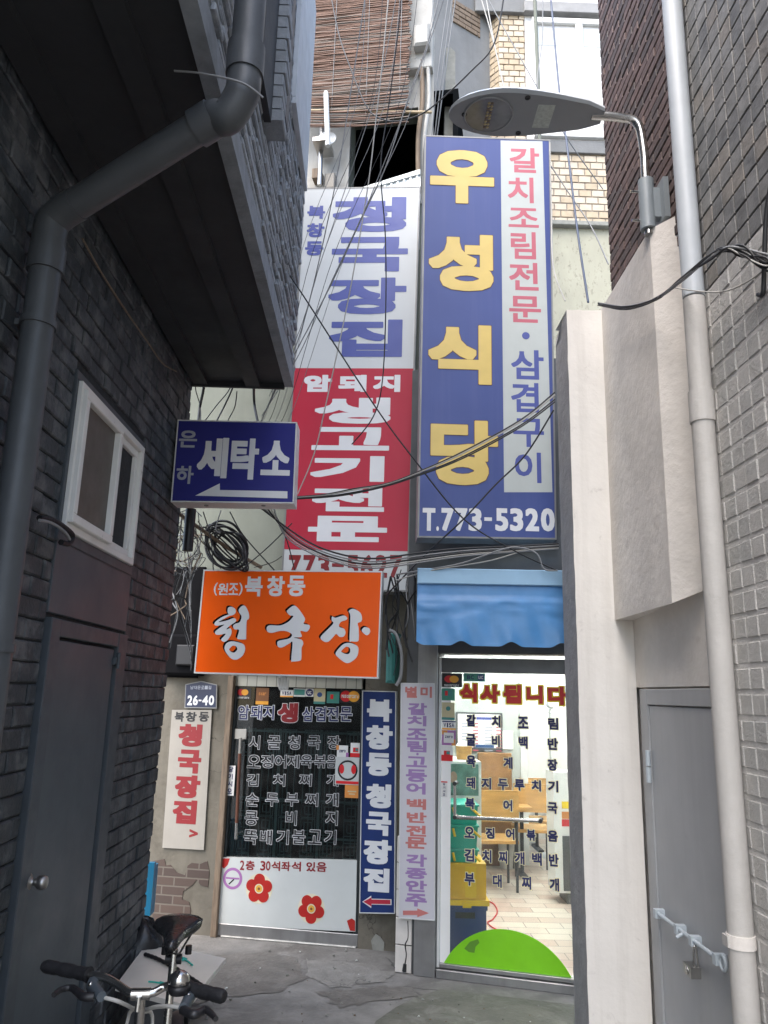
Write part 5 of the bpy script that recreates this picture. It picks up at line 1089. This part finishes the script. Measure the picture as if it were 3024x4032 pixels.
for i, (x, xx, lab) in enumerate(((1767, 1694, 'grey cable dropping behind the tall blue sign, leftmost of three'), (1783, 1704, 'grey cable dropping behind the tall blue sign, middle of three'), (1795, 1712, 'grey cable dropping behind the tall blue sign, rightmost of three'))):
    cable(lab, [(x+6, -60, 5.3), (x-42, 290, 5.5), (xx, 600, 5.8)], .005, 'cable_grey')
cable('white cable reaching the lamp from the top, leftmost of three near the tan brick corner', [(1878, -60, 6), (1940, 152, 6), (1985, 347, 6)], .006, 'cable_white')
cable('white cable reaching the lamp from the top, second of three near the tan brick corner', [(1905, -60, 6), (1948, 180, 6), (1984, 347, 6), (2010, 480, 6)], .006, 'cable_white')
cable('thin cable slanting right toward the lamp in front of the white window', [(1900, -60, 6), (1945, 40, 6), (2121, 354, 6), (2236, 550, 6.2), (2374, 745, 6.5)], .005, 'cable_grey')
cable('thin cable falling straight by the upright conduit', [(2136, -60, 7.2), (2136, 145, 7.2), (2118, 290, 7.2), (2118, 400, 7.2)], .006, 'cable_grey')
cable('thick blue black cable falling behind the lamp to the pillar top', [(2164, -60, 5.6), (2204, 376, 5.4), (2229, 546, 5.3), (2272, 897, 5.0), (2316, 1190, 4.6)], .008, 'cable_blue')
cable('thin cable slanting right across the tan bricks below the lamp', [(2160, 640, 5.3), (2250, 775, 5.2), (2330, 897, 5.1), (2395, 1040, 4.9)], .005, 'cable_grey')
cable('white cable hanging beside the blue sign down to the pillar top', [(2165, 560, 5.05), (2172, 830, 5.0), (2178, 1047, 4.8), (2225, 1185, 4.5)], .0045, 'cable_white')
cable('black cable cutting diagonally from the rough grey wall across both tall signs', [(1043, 905, 4.6), (1120, 1050, 4.65), (1217, 1199, 4.7), (1470, 1590, 4.8), (1627, 1804, 4.85), (1824, 2042, 4.9), (2019, 2165, 4.9), (2190, 2245, 4.9)], .005, 'cable_black')
G2 = 'cables strung from the laundry sign to the pillar'
for i, (dy, mt, lab) in enumerate(((0, 'cable_black', 'black cable, lowest of the bundle from laundry sign to pillar'), (-9, 'cable_white', 'white cable in the bundle from laundry sign to pillar'), (5, 'cable_black', 'black cable, twisted middle strand from laundry sign to pillar'), (-14, 'cable_black', 'black cable, topmost strand from laundry sign to pillar'))):
    cable(lab, [(1165, 1962+dy*.4, 5.0), (1280, 1955+dy*.6, 4.95), (1395, 1938+dy, 4.9), (1526, 1910+dy*.5, 4.85), (1649, 1868+dy*.8, 4.8), (1824, 1797+dy*1.4, 4.75), (2050, 1674+dy*1.5, 4.7), (2185, 1572+dy*2, 4.68)], .0048, mt, grp=G2)
cable('black cable swinging from the pillar down left behind the orange sign', [(2180, 1615, 4.7), (2070, 1790, 4.8), (1950, 1910, 4.85), (1824, 2045, 4.9), (1700, 2160, 5.0), (1600, 2260, 5.2), (1520, 2345, 5.4)], .0055, 'cable_black')
G3_ = 'sagging cables above the orange sign'
for i, (dy, mt, r, lab) in enumerate(((-14, 'cable_black', .006, 'black cable, uppermost of the sagging strands above the orange sign'), (-2, 'cable_grey', .005, 'grey cable, second of the sagging strands above the orange sign'), (8, 'cable_black', .006, 'black cable, third of the sagging strands above the orange sign'), (16, 'cable_white', .004, 'white cable among the sagging strands above the orange sign'), (24, 'cable_grey', .005, 'grey cable, lowest of the sagging strands above the orange sign'))):
    cable(lab, [(1020+i*14, 1995, 5.2), (1142-dy*.8, 2100+dy*.4, 5.2), (1251-dy*.5, 2166+dy*.8, 5.1), (1381, 2205+dy, 5.05), (1497, 2212+dy, 5.0), (1670, 2188+dy, 4.95), (1830, 2170+dy*.8, 4.95), (2010, 2160+dy*.6, 4.95), (2200, 2148+dy*.5, 4.95)], r, mt, grp=G3_)
cable('pale cable arching under the blue sign to the awning', [(1560, 2262, 5.1), (1700, 2240, 5.0), (1824, 2216, 4.95), (1968, 2166, 4.9), (2040, 2155, 4.9), (2113, 2180, 4.9), (2142, 2240, 4.9), (2195, 2246, 4.9)], .0055, 'cable_grey')
cable('thin pale cable below the arching one under the blue sign', [(1560, 2285, 5.15), (1690, 2248, 5.0), (1824, 2226, 4.96), (1940, 2205, 4.95), (2040, 2175, 4.9)], .004, 'cable_white')
rng = random.Random(33)
for i, lab in enumerate(('hair thin wire leftmost beside the antenna stick', 'hair thin wire passing right of the antenna dish', 'hair thin wire crossing the dark upper window at its middle', 'hair thin wire crossing the right side of the dark upper window', 'hair thin dark wire slanting over the lettering of the white sign')):
    x0 = 1440+i*70; x1 = 1010+i*26
    cable(lab, [(x0, -60, 4.5), (x0-40-i*14, 420, 4.7), (x1+(x0-x1)*.42, 980, 4.95), (x1+60, 1560, 5.3), (x1, 1690, 5.4)], .0022, 'cable_black' if i % 2 else 'cable_grey')
def cz(label, pts, r, mt, grp): 
    m_ = MB(); m_.tube(smooth_path([onX(x, y, X) for x, y, X in pts], 6), r, M[mt], 6); return tag(m_.build('wall_cable'), label, 'cable', grp)
G4 = 'cables bundled across the right wall'
rng = random.Random(5)
for i in range(8):
    j = lambda s_=9: rng.uniform(-s_, s_); mt = ['cable_black', 'cable_black', 'cable_black', 'cable_grey', 'cable_black', 'cable_black', 'cable_white', 'cable_grey'][i]
    cz(['black strand at the top of', 'black strand second in', 'black strand low in', 'grey strand in the middle of', 'black strand twisted around', 'black strand sagging lowest in', 'white strand in', 'thin grey strand in'][i]+' the bundle crossing the pipe on the right', [(2360+j(8), 1196+j(6), 1.26), (2460+j(), 1210+j(), 1.30), (2583+j(5), 1172+j(8), 1.33), (2692+j(6), 1092+j(8), 1.30), (2790+j(), 1020+j(), 1.31), (2850+j(12), 985+j(10), 1.33), (2920+j(), 985+j(25), 1.36), (3015+j(), 1030+j(30), 1.40), (3050, 1060+j(60), 1.42)], .0048 if i < 6 else .0035, mt, G4)
cz('white cable drooping separately below the bundle on the right wall', [(2640, 1130, 1.33), (2760, 1148, 1.36), (2860, 1145, 1.40), (2950, 1105, 1.41), (3010, 1060, 1.42)], .0035, 'cable_white', G4)
cz('black cable rising along the far right edge of the painted wall', [(3060, 600, 1.43), (3020, 820, 1.42), (3010, 1000, 1.42), (3005, 1150, 1.42), (2985, 1160, 1.42)], .009, 'cable_black', G4)
# loose and tangled wires at the corner under the laundry sign
G5 = 'tangled wires at the charcoal corner'
for i in range(12):
    c = (897+rng.uniform(-14, 14), 2150+rng.uniform(-14, 14)); R2 = 74+rng.uniform(-34, 16); ex = rng.uniform(.7, 1.25)
    P3 = [onY(c[0]+R2*math.cos(t)*(1+.04*math.sin(3*t+i)), c[1]+R2*ex*math.sin(t+.12*i), 5.55+.05*math.sin(2*t+i)) for t in [i*.4+k*2*math.pi/16 for k in range(17)]]
    m_ = MB(); m_.tube(smooth_path(P3, 3), .009 if i < 5 else .006, M['cable_black'], 6); tag(m_.build('cable_coil'), 'black cable loop in the coil between laundry and orange signs', 'cable coil', 'loops of the black cable coil')
LG = 'loose wires dangling in the tangle beside the charcoal brick corner'
for i in range(34):
    x0 = rng.uniform(690, 800); y0 = rng.uniform(2020, 2250); pts = [(x0, y0, 5.4)]
    for k in range(4): x0 += rng.uniform(-75, 70); y0 += rng.uniform(-40, 190); x0 = min(835 if y0 < 2200 else 752, max(668, x0)); pts.append((x0, min(y0, 2640), 5.8+rng.uniform(-.05, .2)))
    cable(LG, pts, rng.choice([.003, .004, .005]), rng.choice(['cable_black', 'cable_black', 'cable_black', 'wood_old', 'cable_grey']), 'loose_wire', G5)
LG2 = 'loose wires hanging in front of the pale green wall above the laundry sign'
for (a, b_) in (((770, 1530), (790, 1665)), ((800, 1540), (780, 1668)), ((905, 1530), (790, 1680)), ((918, 1520), (845, 1672)), ((1000, 1515), (1016, 1665)), ((925, 1600), (880, 1690))):
    cable(LG2, [(a[0]+8, a[1]-60, 5.2), (*a, 5.3), ((a[0]+b_[0])/2+rng.uniform(-10, 10), (a[1]+b_[1])/2, 5.45), (*b_, 5.3)], rng.choice([.004, .006, .01]), 'cable_black', 'loose_wire', 'wires above the laundry sign')
LG3 = 'loose wires hanging below the laundry sign in front of the pale green wall'
for pts in ([(800, 2015), (830, 2120), (840, 2245)], [(905, 2015), (960, 2110), (1080, 2245)], [(1080, 2015), (1130, 2130), (1160, 2245)], [(780, 2020), (800, 2130), (870, 2240)], [(1150, 2060), (1060, 2150), (950, 2245)], [(870, 2010), (850, 2080), (868, 2100)], [(1000, 2235), (1070, 2215), (1110, 2190)]):
    cable(LG3, [(x, y, 5.4) for x, y in pts], rng.choice([.003, .0045]), rng.choice(['cable_black', 'cable_black', 'cable_grey']), 'loose_wire', 'wires below the laundry sign')
LG4 = 'black wires bunched behind the right end of the orange sign'
for i in range(14):
    x0 = rng.uniform(1530, 1640); y0 = rng.uniform(2230, 2330); pts = [(x0, y0, 5.6)]
    for k in range(3): x0 += rng.uniform(-40, 35); x0 = min(1632, max(1520, x0)); y0 += rng.uniform(50, 140); pts.append((x0, min(y0, 2660), 5.65+rng.uniform(-.05, .1)))
    cable(LG4, pts, rng.choice([.004, .006, .008]), rng.choice(['cable_black', 'cable_black', 'cable_black', 'cable_grey']), 'loose_wire', 'wires behind the orange sign')
m_ = MB(); m_.tube([onY(752, 2005, 5.2), onY(738, 2169, 5.2)], .036, M['black'], 14); tag(m_.build('hanging_sleeve'), 'thick black plastic sleeve hanging under the laundry sign', 'sleeve')
m_ = MB(); m_.tube([onY(700, 2020, 5.35), onY(900, 2160, 5.6), onY(1030, 2235, 5.75)], .014, M['wood_old'], 8); tag(m_.build('sign_strut'), 'dark steel strut slanting down from the laundry sign to the wall', 'strut')
m_ = MB(); m_.bx(PL_, *PL_.rect(1528, 2490, 1562, 2690, .2), .02, .3, M['card_teal'], .02); tag(m_.build('meter_box'), 'green plastic box behind the right end of the orange sign', 'box')
m_ = MB(); m_.tube(smooth_path([onY(x, y, 5.5) for x, y in ((1532, 2480), (1560, 2500), (1580, 2570), (1578, 2660), (1560, 2700))]), .012, M['cable_grey'], 8); tag(m_.build('flexible_hose'), 'pale flexible hose curling beside the orange sign', 'hose')
m_ = MB()
for k in range(3): m_.tube(smooth_path([onY(1098+k*12, 2668, 5.75), onY(1100+k*12, 2700, 5.75), onY(1106+k*12, 2712, 5.75), onY(1110+k*12, 2668, 5.75)]), .010, M['cup_white'], 8)
m_.lathe(onY(1114, 2662, 5.75)+Vector((0, 0, 0)), (0, 0, 1), [(.03, -.01), (.03, .04), (.001, .045)], M['frame_white'], 12); tag(m_.build('light_bulb'), 'unlit white tube bulb under the orange sign', 'bulb')
m_ = MB(); m_.bx(PL_, *PL_.rect(665, 2500, 800, 2660, .06), .01, .16, M['shade_black'], .02);  # meter body coloured near-black for the deep shade of this corner
m_.bx(PL_, *PL_.rect(700, 2540, 770, 2620, .16), .16, .20, M['black'], .01); tag(m_.build('electric_meter'), 'dark meter box left of the orange sign at the corner', 'meter')
# wires on the charcoal side
m_ = MB(); m_.tube(smooth_path([onX(x, y, -1.27) for x, y in ((325, 940), (400, 1075), (500, 1230), (580, 1345), (640, 1430), (694, 1462))]), .0045, M['wood_old'], 6); tag(m_.build('old_wire'), 'old tan wire tacked along the charcoal wall under the soffit', 'wire')
m_ = MB(); qa = PA+Vector((.03, -.05, -.02)); m_.tube(smooth_path([qa+Vector((.05, .0, -.01)), qa+Vector((-.02, -.03, .02)), qa+Vector((-.16, -.02, .06)), qa+Vector((-.26, 0, .085))]), .004, M['cable_grey'], 6); tag(m_.build('tie_wire'), 'stiff grey wire tied round the elbow of the fat drainpipe', 'wire')
m_ = MB(); m_.tube(smooth_path([onX(x, y, -1.26) for x, y in ((155, 2040), (200, 2045), (250, 2075), (285, 2110), (270, 2140), (240, 2135))]), .012, M['black_rubber'], 8); m_.tube(smooth_path([onX(x, y, -1.24) for x, y in ((155, 2048), (205, 2060), (255, 2095), (275, 2125))]), .006, M['cable_grey'], 6); tag(m_.build('cut_cable'), 'cut black cable stub poking from behind the drainpipe under the white window', 'cable')
# plug cord at the foot
m_ = MB(); m_.tube(smooth_path([SV.pt(*SV.uv(x, y, -.05), -.05) for x, y in ((1606, 3625), (1607, 3690), (1596, 3720), (1600, 3760), (1594, 3800))]), .005, M['cable_black'], 6); m_.tube([SV.pt(*SV.uv(1595, 3795, -.05), -.05), SV.pt(*SV.uv(1592, 3825, -.05), -.05)], [.012, .016], M['black'], 8); tag(m_.build('plug_cord'), 'black plug and cord dangling under the whitish light box', 'cord')
m_ = MB(); a = onZ(1555, 3804, .006); m_.tube([a, a+Vector((.05, .01, 0))], .006, M['cup_white'], 8); tag(m_.build('cigarette_butt'), 'white cigarette butt on the concrete near the dangling plug', 'litter')

rng = random.Random(21)
m_ = MB()
for i in range(160):
    t = rng.random(); c = rng.choice([Vector((rng.uniform(-1.0, .4), rng.uniform(4.4, 6.1), 0)), Vector((rng.uniform(.2, 1.1), rng.uniform(4.0, 5.3), 0)), Vector((-1.25+rng.random()**2*.4, rng.uniform(3, 5.6), 0))])
    r_ = rng.uniform(.003, .011); m_.lathe(c+Vector((0, 0, .005)), (rng.uniform(-.3, .3), rng.uniform(-.3, .3), 1), [(r_*.8, 0), (r_, r_*.4), (r_*.3, r_*.8)], M[rng.choice(['debris', 'ground_patch', 'wood_old', 'concrete', 'concrete'])], 5)
tag(m_.build('grit'), 'scattered grit and crumbs on the alley concrete', 'grit', kind='stuff')
# ================================================================= FLOOR THINGS
# crates in the gap
GC = 'cyan crates stacked in the gap by the charcoal wall'
c0 = onY(566, 3500, 5.55); c1 = onY(600, 3500, 5.5)
for i, lab in enumerate(('lower cyan plastic crate in the gap behind the bicycle saddle', 'upper cyan plastic crate in the gap under the red lettered board')):
    z0 = .02+i*.335; m_ = MB(); x1 = c1.x; x0 = x1-.36
    m_.box(x0, x1, 5.5, 5.54, z0, z0+.06, M['crate_cyan']); m_.box(x0, x1, 5.5, 5.54, z0+.22, z0+.32, M['crate_cyan']); m_.box(x0, x0+.04, 5.5, 5.54, z0+.06, z0+.22, M['crate_cyan']); m_.box(x1-.05, x1, 5.5, 5.54, z0+.06, z0+.22, M['crate_cyan']); m_.box(x0, x1, 5.545, 5.60, z0, z0+.30, M['crate_cyan'])
    for k in range(7): m_.box(x0+.05+k*.038, x0+.062+k*.038, 5.505, 5.535, z0+.06, z0+.22, M['crate_cyan'])
    m_.box(x1-.13, x1-.06, 5.497, 5.499, z0+.225, z0+.255, M['black'])
    tag(m_.build('plastic_crate'), lab, 'crate', GC)
# black bag
m_ = MB(); bc = onZ(600, 3690, .3); n1, n2 = 14, 20; vs = []
for i in range(n1+1):
    for j in range(n2):
        t, a = math.pi*i/n1, 2*math.pi*j/n2; r = 1+.10*math.sin(3*a+i)+.06*math.sin(7*a+2*i); vs.append((bc.x-.05+.17*math.sin(t)*math.cos(a)*r, 5.12+.14*math.sin(t)*math.sin(a)*r, .23-.22*math.cos(t)*(1+.05*math.sin(5*a))))
m_.add(vs, [(i*n2+j, i*n2+(j+1) % n2, (i+1)*n2+(j+1) % n2, (i+1)*n2+j) for i in range(n1) for j in range(n2)], M['bag_black'], True); tag(m_.build('rubbish_bag'), 'black plastic rubbish bag between saddle and cyan crates', 'bag')
# marble slab
zS = .30; qs = [onZ(585, 3705, zS), onZ(889, 3773, zS), onZ(738, 3958, zS), onZ(455, 3880, zS)]
m_ = MB(); th_ = .025
m_.add([q for q in qs]+[q-Vector((0, 0, th_)) for q in qs], [(3, 2, 1, 0), (4, 5, 6, 7), (0, 1, 5, 4), (1, 2, 6, 5), (2, 3, 7, 6), (3, 0, 4, 7)], M['marble']); tag(m_.build('stone_slab'), 'pale beige stone slab lying behind the bicycle', 'slab')
cen = sum(qs, Vector())/4
m_ = MB(); m_.box(cen.x-.16, cen.x+.10, cen.y-.18, cen.y+.18, .004, zS-th_-.002, M['alu_dark']); tag(m_.build('storage_box'), 'dark box carrying the beige stone slab', 'box')
m_ = MB(); rng = random.Random(4); P3 = smooth_path([onZ(x, y, zS+.012) for x, y in ((570, 3757), (620, 3775), (690, 3812), (750, 3850), (808, 3890))], 8)
m_.tube(P3, [.009+.0025*(i % 2) for i in range(len(P3))], M['black_rubber'], 8); tag(m_.build('chain_lock'), 'black braided chain lock lying across the stone slab', 'lock')
GS = 'teal strings on the stone slab'
for lab, pts in (('teal string knot on the slab right of the saddle post', ((682, 3773), (712, 3780), (735, 3776), (712, 3770), (735, 3782), (758, 3800))), ('teal string knot on the slab left of the bell', ((585, 3865), (615, 3868), (640, 3872), (630, 3866), (655, 3874), (678, 3882)))):
    m_ = MB(); m_.tube(smooth_path([onZ(x, y, zS+.008) for x, y in pts], 6), .0045, M['teal_string'], 6); tag(m_.build('string'), lab, 'string', GS)

# ================================================================= BICYCLE
HZ = .98
bars = [onZ(x, y, HZ+dz) for x, y, dz in ((350, 3838, .0), (412, 3850, .0), (460, 3875, -.01), (505, 3905, -.02), (555, 3914, -.022), (605, 3908, -.02), (650, 3885, -.01), (700, 3880, .0), (745, 3893, .0))]
gl0, gl1 = onZ(172, 3803, HZ), bars[0]; gr1, gr0 = bars[-1], onZ(884, 3925, HZ)
cen = bars[4]; SA = onZ(690, 3690, .88)
fwd = (Vector((cen.x, cen.y, 0))-Vector((SA.x, SA.y, 0))).normalized(); side = Vector((-fwd.y, fwd.x, 0))
bk = thing('bicycle', 'folding bicycle with chrome handlebar and black grips parked by the charcoal wall', 'bicycle', (SA.x+fwd.x*.35, SA.y+fwd.y*.35, 0))
m_ = MB(); m_.tube(smooth_path([gl0.lerp(gl1, .9)]+bars+[gr1.lerp(gr0, .1)], 6), .0112, M['chrome'], 14); hbO = m_.build('handlebar', bk)
for a, b_ in ((gl0, gl1), (gr0, gr1)):
    m_ = MB(); ts2 = [i/14 for i in range(15)]; m_.tube([a.lerp(b_, t) for t in ts2], [.014]+[.0185 if i % 5 else .0165 for i in range(1, 14)]+[.022], M['black_rubber'], 14); m_.build('grip', bk)
def lever(px_pts, z, body):
    m_ = MB(); P3 = smooth_path([onZ(x, y, z) for x, y in px_pts], 6); n = len(P3); m_.tube(P3, [.013-.006*i/n for i in range(n)], M['black'], 8)
    bb = [onZ(x, y, z+.005) for x, y in body]; m_.tube(bb, [.020, .017, .014], M['charcoal_steel'], 8)
    for q in bb[:2]: m_.lathe(q+Vector((0, -.017, .012)), (0, -1, .5), [(.007, 0), (.006, .004), (.001, .005)], M['chrome'], 10)
    m_.build('brake_lever', bk)
lever([(370, 3925), (330, 3925), (305, 3905), (280, 3890), (240, 3897), (212, 3918)], HZ-.02, [(378, 3850), (362, 3885), (400, 3925)])
lever([(720, 3975), (760, 3995), (790, 3985), (808, 3975), (835, 3995), (850, 4012)], HZ-.02, [(755, 3900), (745, 3930), (722, 3970)])
m_ = MB(); be = onZ(706, 3862, HZ+.03); m_.lathe(be, (0, 0, 1), [(.020, -.03), (.021, -.012), (.028, -.008), (.029, .004), (.025, .016), (.014, .024), (.001, .027)], M['chrome'], 18); m_.lathe(be, (0, 0, 1), [(.024, -.032), (.031, -.02), (.031, -.010), (.02, -.008)], M['black'], 16); m_.build('bell', bk)
st0 = cen; hd = Vector((cen.x, cen.y, 0))-fwd*.0
HT = Vector((cen.x, cen.y, .62))-fwd*.05; 
m_ = MB(); m_.tube([cen+Vector((0, 0, -.01)), HT+Vector((0, 0, .02))], .014, M['chrome'], 12); m_.tube([cen-side*.026, cen+side*.026], .0155, M['chrome'], 12); m_.tube([cen+Vector((0, -.02, .0)), cen+Vector((0, -.025, -.035))], .008, M['chrome'], 8); m_.build('stem', bk)
WRr = .245
fa = Vector((cen.x, cen.y, WRr))+fwd*.10; ra = Vector((SA.x, SA.y, WRr))-fwd*.30
m_ = MB(); m_.tube([HT+Vector((0, 0, .06)), HT-Vector((0, 0, .10))], .022, M['charcoal_steel'], 12)
BB = Vector((SA.x, SA.y, .27))+fwd*.13; ST = Vector((SA.x, SA.y, .60))+fwd*.04
m_.tube([HT-Vector((0, 0, .04)), BB+Vector((0, 0, .09))], .021, M['charcoal_steel'], 12); m_.tube([BB, ST], .018, M['charcoal_steel'], 12)
for s_ in (-1, 1): m_.tube([BB+side*.03*s_, ra+side*.055*s_], .010, M['charcoal_steel'], 8); m_.tube([ST-Vector((0, 0, .05))+side*.02*s_, ra+side*.055*s_], .008, M['charcoal_steel'], 8)
m_.build('frame', bk)
m_ = MB(); CR = HT-Vector((0, 0, .10)); m_.tube([CR-side*.05, CR+side*.05], .016, M['chrome'], 10)
for s_ in (-1, 1): m_.tube(smooth_path([CR+side*.05*s_, fa.lerp(CR, .4)+side*.055*s_, fa+side*.055*s_]), .012, M['chrome'], 10)
m_.build('fork', bk)
for c in (fa, ra):
    m_ = MB(); ring = [c+(fwd*math.cos(k*math.pi/24)+Vector((0, 0, 1))*math.sin(k*math.pi/24))*(WRr-.022) for k in range(49)]; m_.tube(ring, .022, M['black_rubber'], 10, False); wo = m_.build('wheel', bk)
    m_ = MB(); ring = [c+(fwd*math.cos(k*math.pi/24)+Vector((0, 0, 1))*math.sin(k*math.pi/24))*(WRr-.046) for k in range(49)]; m_.tube(ring, .011, M['chrome'], 8, False); m_.tube([c-side*.05, c+side*.05], .02, M['chrome'], 10)
    for k in range(20):
        t = k*math.pi/10; m_.tube([c+side*(.03 if k % 2 else -.03), c+(fwd*math.cos(t)+Vector((0, 0, 1))*math.sin(t))*(WRr-.05)], .0012, M['chrome'], 4, False)
    m_.build('rim', wo)
    m_ = MB(); n = 19; vs = []
    for k in range(n):
        t = math.radians(10+k*150/(n-1)); dv = fwd*math.cos(t)+Vector((0, 0, 1))*math.sin(t)
        vs += [c+dv*(WRr+.012)-side*.03, c+dv*(WRr+.022), c+dv*(WRr+.012)+side*.03]
    m_.add(vs, [(k*3+i, k*3+i+1, (k+1)*3+i+1, (k+1)*3+i) for k in range(n-1) for i in range(2)], M['black'], True); m_.build('mudguard', bk)
m_ = MB(); m_.tube([ST, Vector((SA.x, SA.y, .84))], .0145, M['chrome'], 12); m_.build('seatpost', bk)
# saddle
m_ = MB(); secs = [(.145, .018, .030, .0), (.12, .028, .040, .004), (.07, .034, .045, .006), (.01, .045, .048, .006), (-.04, .075, .055, .008), (-.08, .098, .060, .016), (-.115, .098, .055, .020), (-.135, .075, .040, .018), (-.142, .03, .02, .014)]
n = 16; vs = []
for f_, wd, hh_, dz in secs:
    for k in range(n):
        a = 2*math.pi*k/n; sx, sz = math.cos(a), math.sin(a); vs.append(SA+fwd*f_+side*wd*sx*(1 if sz > 0 else .9)+Vector((0, 0, dz+(hh_*.62*sz if sz > 0 else hh_*.45*sz))))
m_.add(vs, [(i*n+k, i*n+(k+1) % n, (i+1)*n+(k+1) % n, (i+1)*n+k) for i in range(len(secs)-1) for k in range(n)]+[tuple(range(n-1, -1, -1)), tuple(range((len(secs)-1)*n, len(secs)*n))], M['saddle'], True); so = m_.build('saddle', bk)
m_ = MB()
for s_ in (-1, 1): m_.tube(smooth_path([SA+fwd*.11-Vector((0, 0, .02)), SA+fwd*.04+side*.022*s_-Vector((0, 0, .045)), SA-fwd*.05+side*.03*s_-Vector((0, 0, .045)), SA-fwd*.11+side*.05*s_-Vector((0, 0, .02))]), .004, M['black'], 6)
m_.tube([SA+fwd*.0+Vector((0, 0, -.075))-side*.03, SA+Vector((0, 0, -.075))+side*.03], .018, M['black'], 10)
for s_ in (-1, 1): m_.tube([SA-fwd*.09+side*.045*s_+Vector((0, 0, -.055-.006*(k)) ) for k in range(6)], .013, M['black'], 8)
m_.build('saddle_rails', so)
def bc_(pts, r, mt):
    m_ = MB(); m_.tube(smooth_path([onZ(x, y, z) for x, y, z in pts]+[CR+Vector((0, -.03, -.02))], 6), r, M[mt], 8); m_.build('brake_cable', bk)
bc_([(405, 3927, HZ-.02), (470, 3945, .95), (545, 3985, .88), (600, 4040, .80)], .0055, 'cable_white')
bc_([(715, 3968, HZ-.02), (650, 3962, .95), (580, 3975, .90), (500, 4030, .82)], .0055, 'cable_white')
m_ = MB(); cr0 = BB
for s_, dz in ((1, -.16), (-1, .16)): m_.tube([cr0+side*.06*s_, cr0+side*.065*s_+Vector((0, 0, dz))+fwd*.04*s_], .010, M['chrome'], 8); m_.tube([cr0+side*.065*s_+Vector((0, 0, dz))+fwd*.04*s_, cr0+side*.14*s_+Vector((0, 0, dz))+fwd*.04*s_], .016, M['black_rubber'], 8)
m_.lathe(cr0+side*.035, side, [(.07, 0), (.07, .004), (.001, .004)], M['charcoal_steel'], 20); m_.build('crankset', bk)
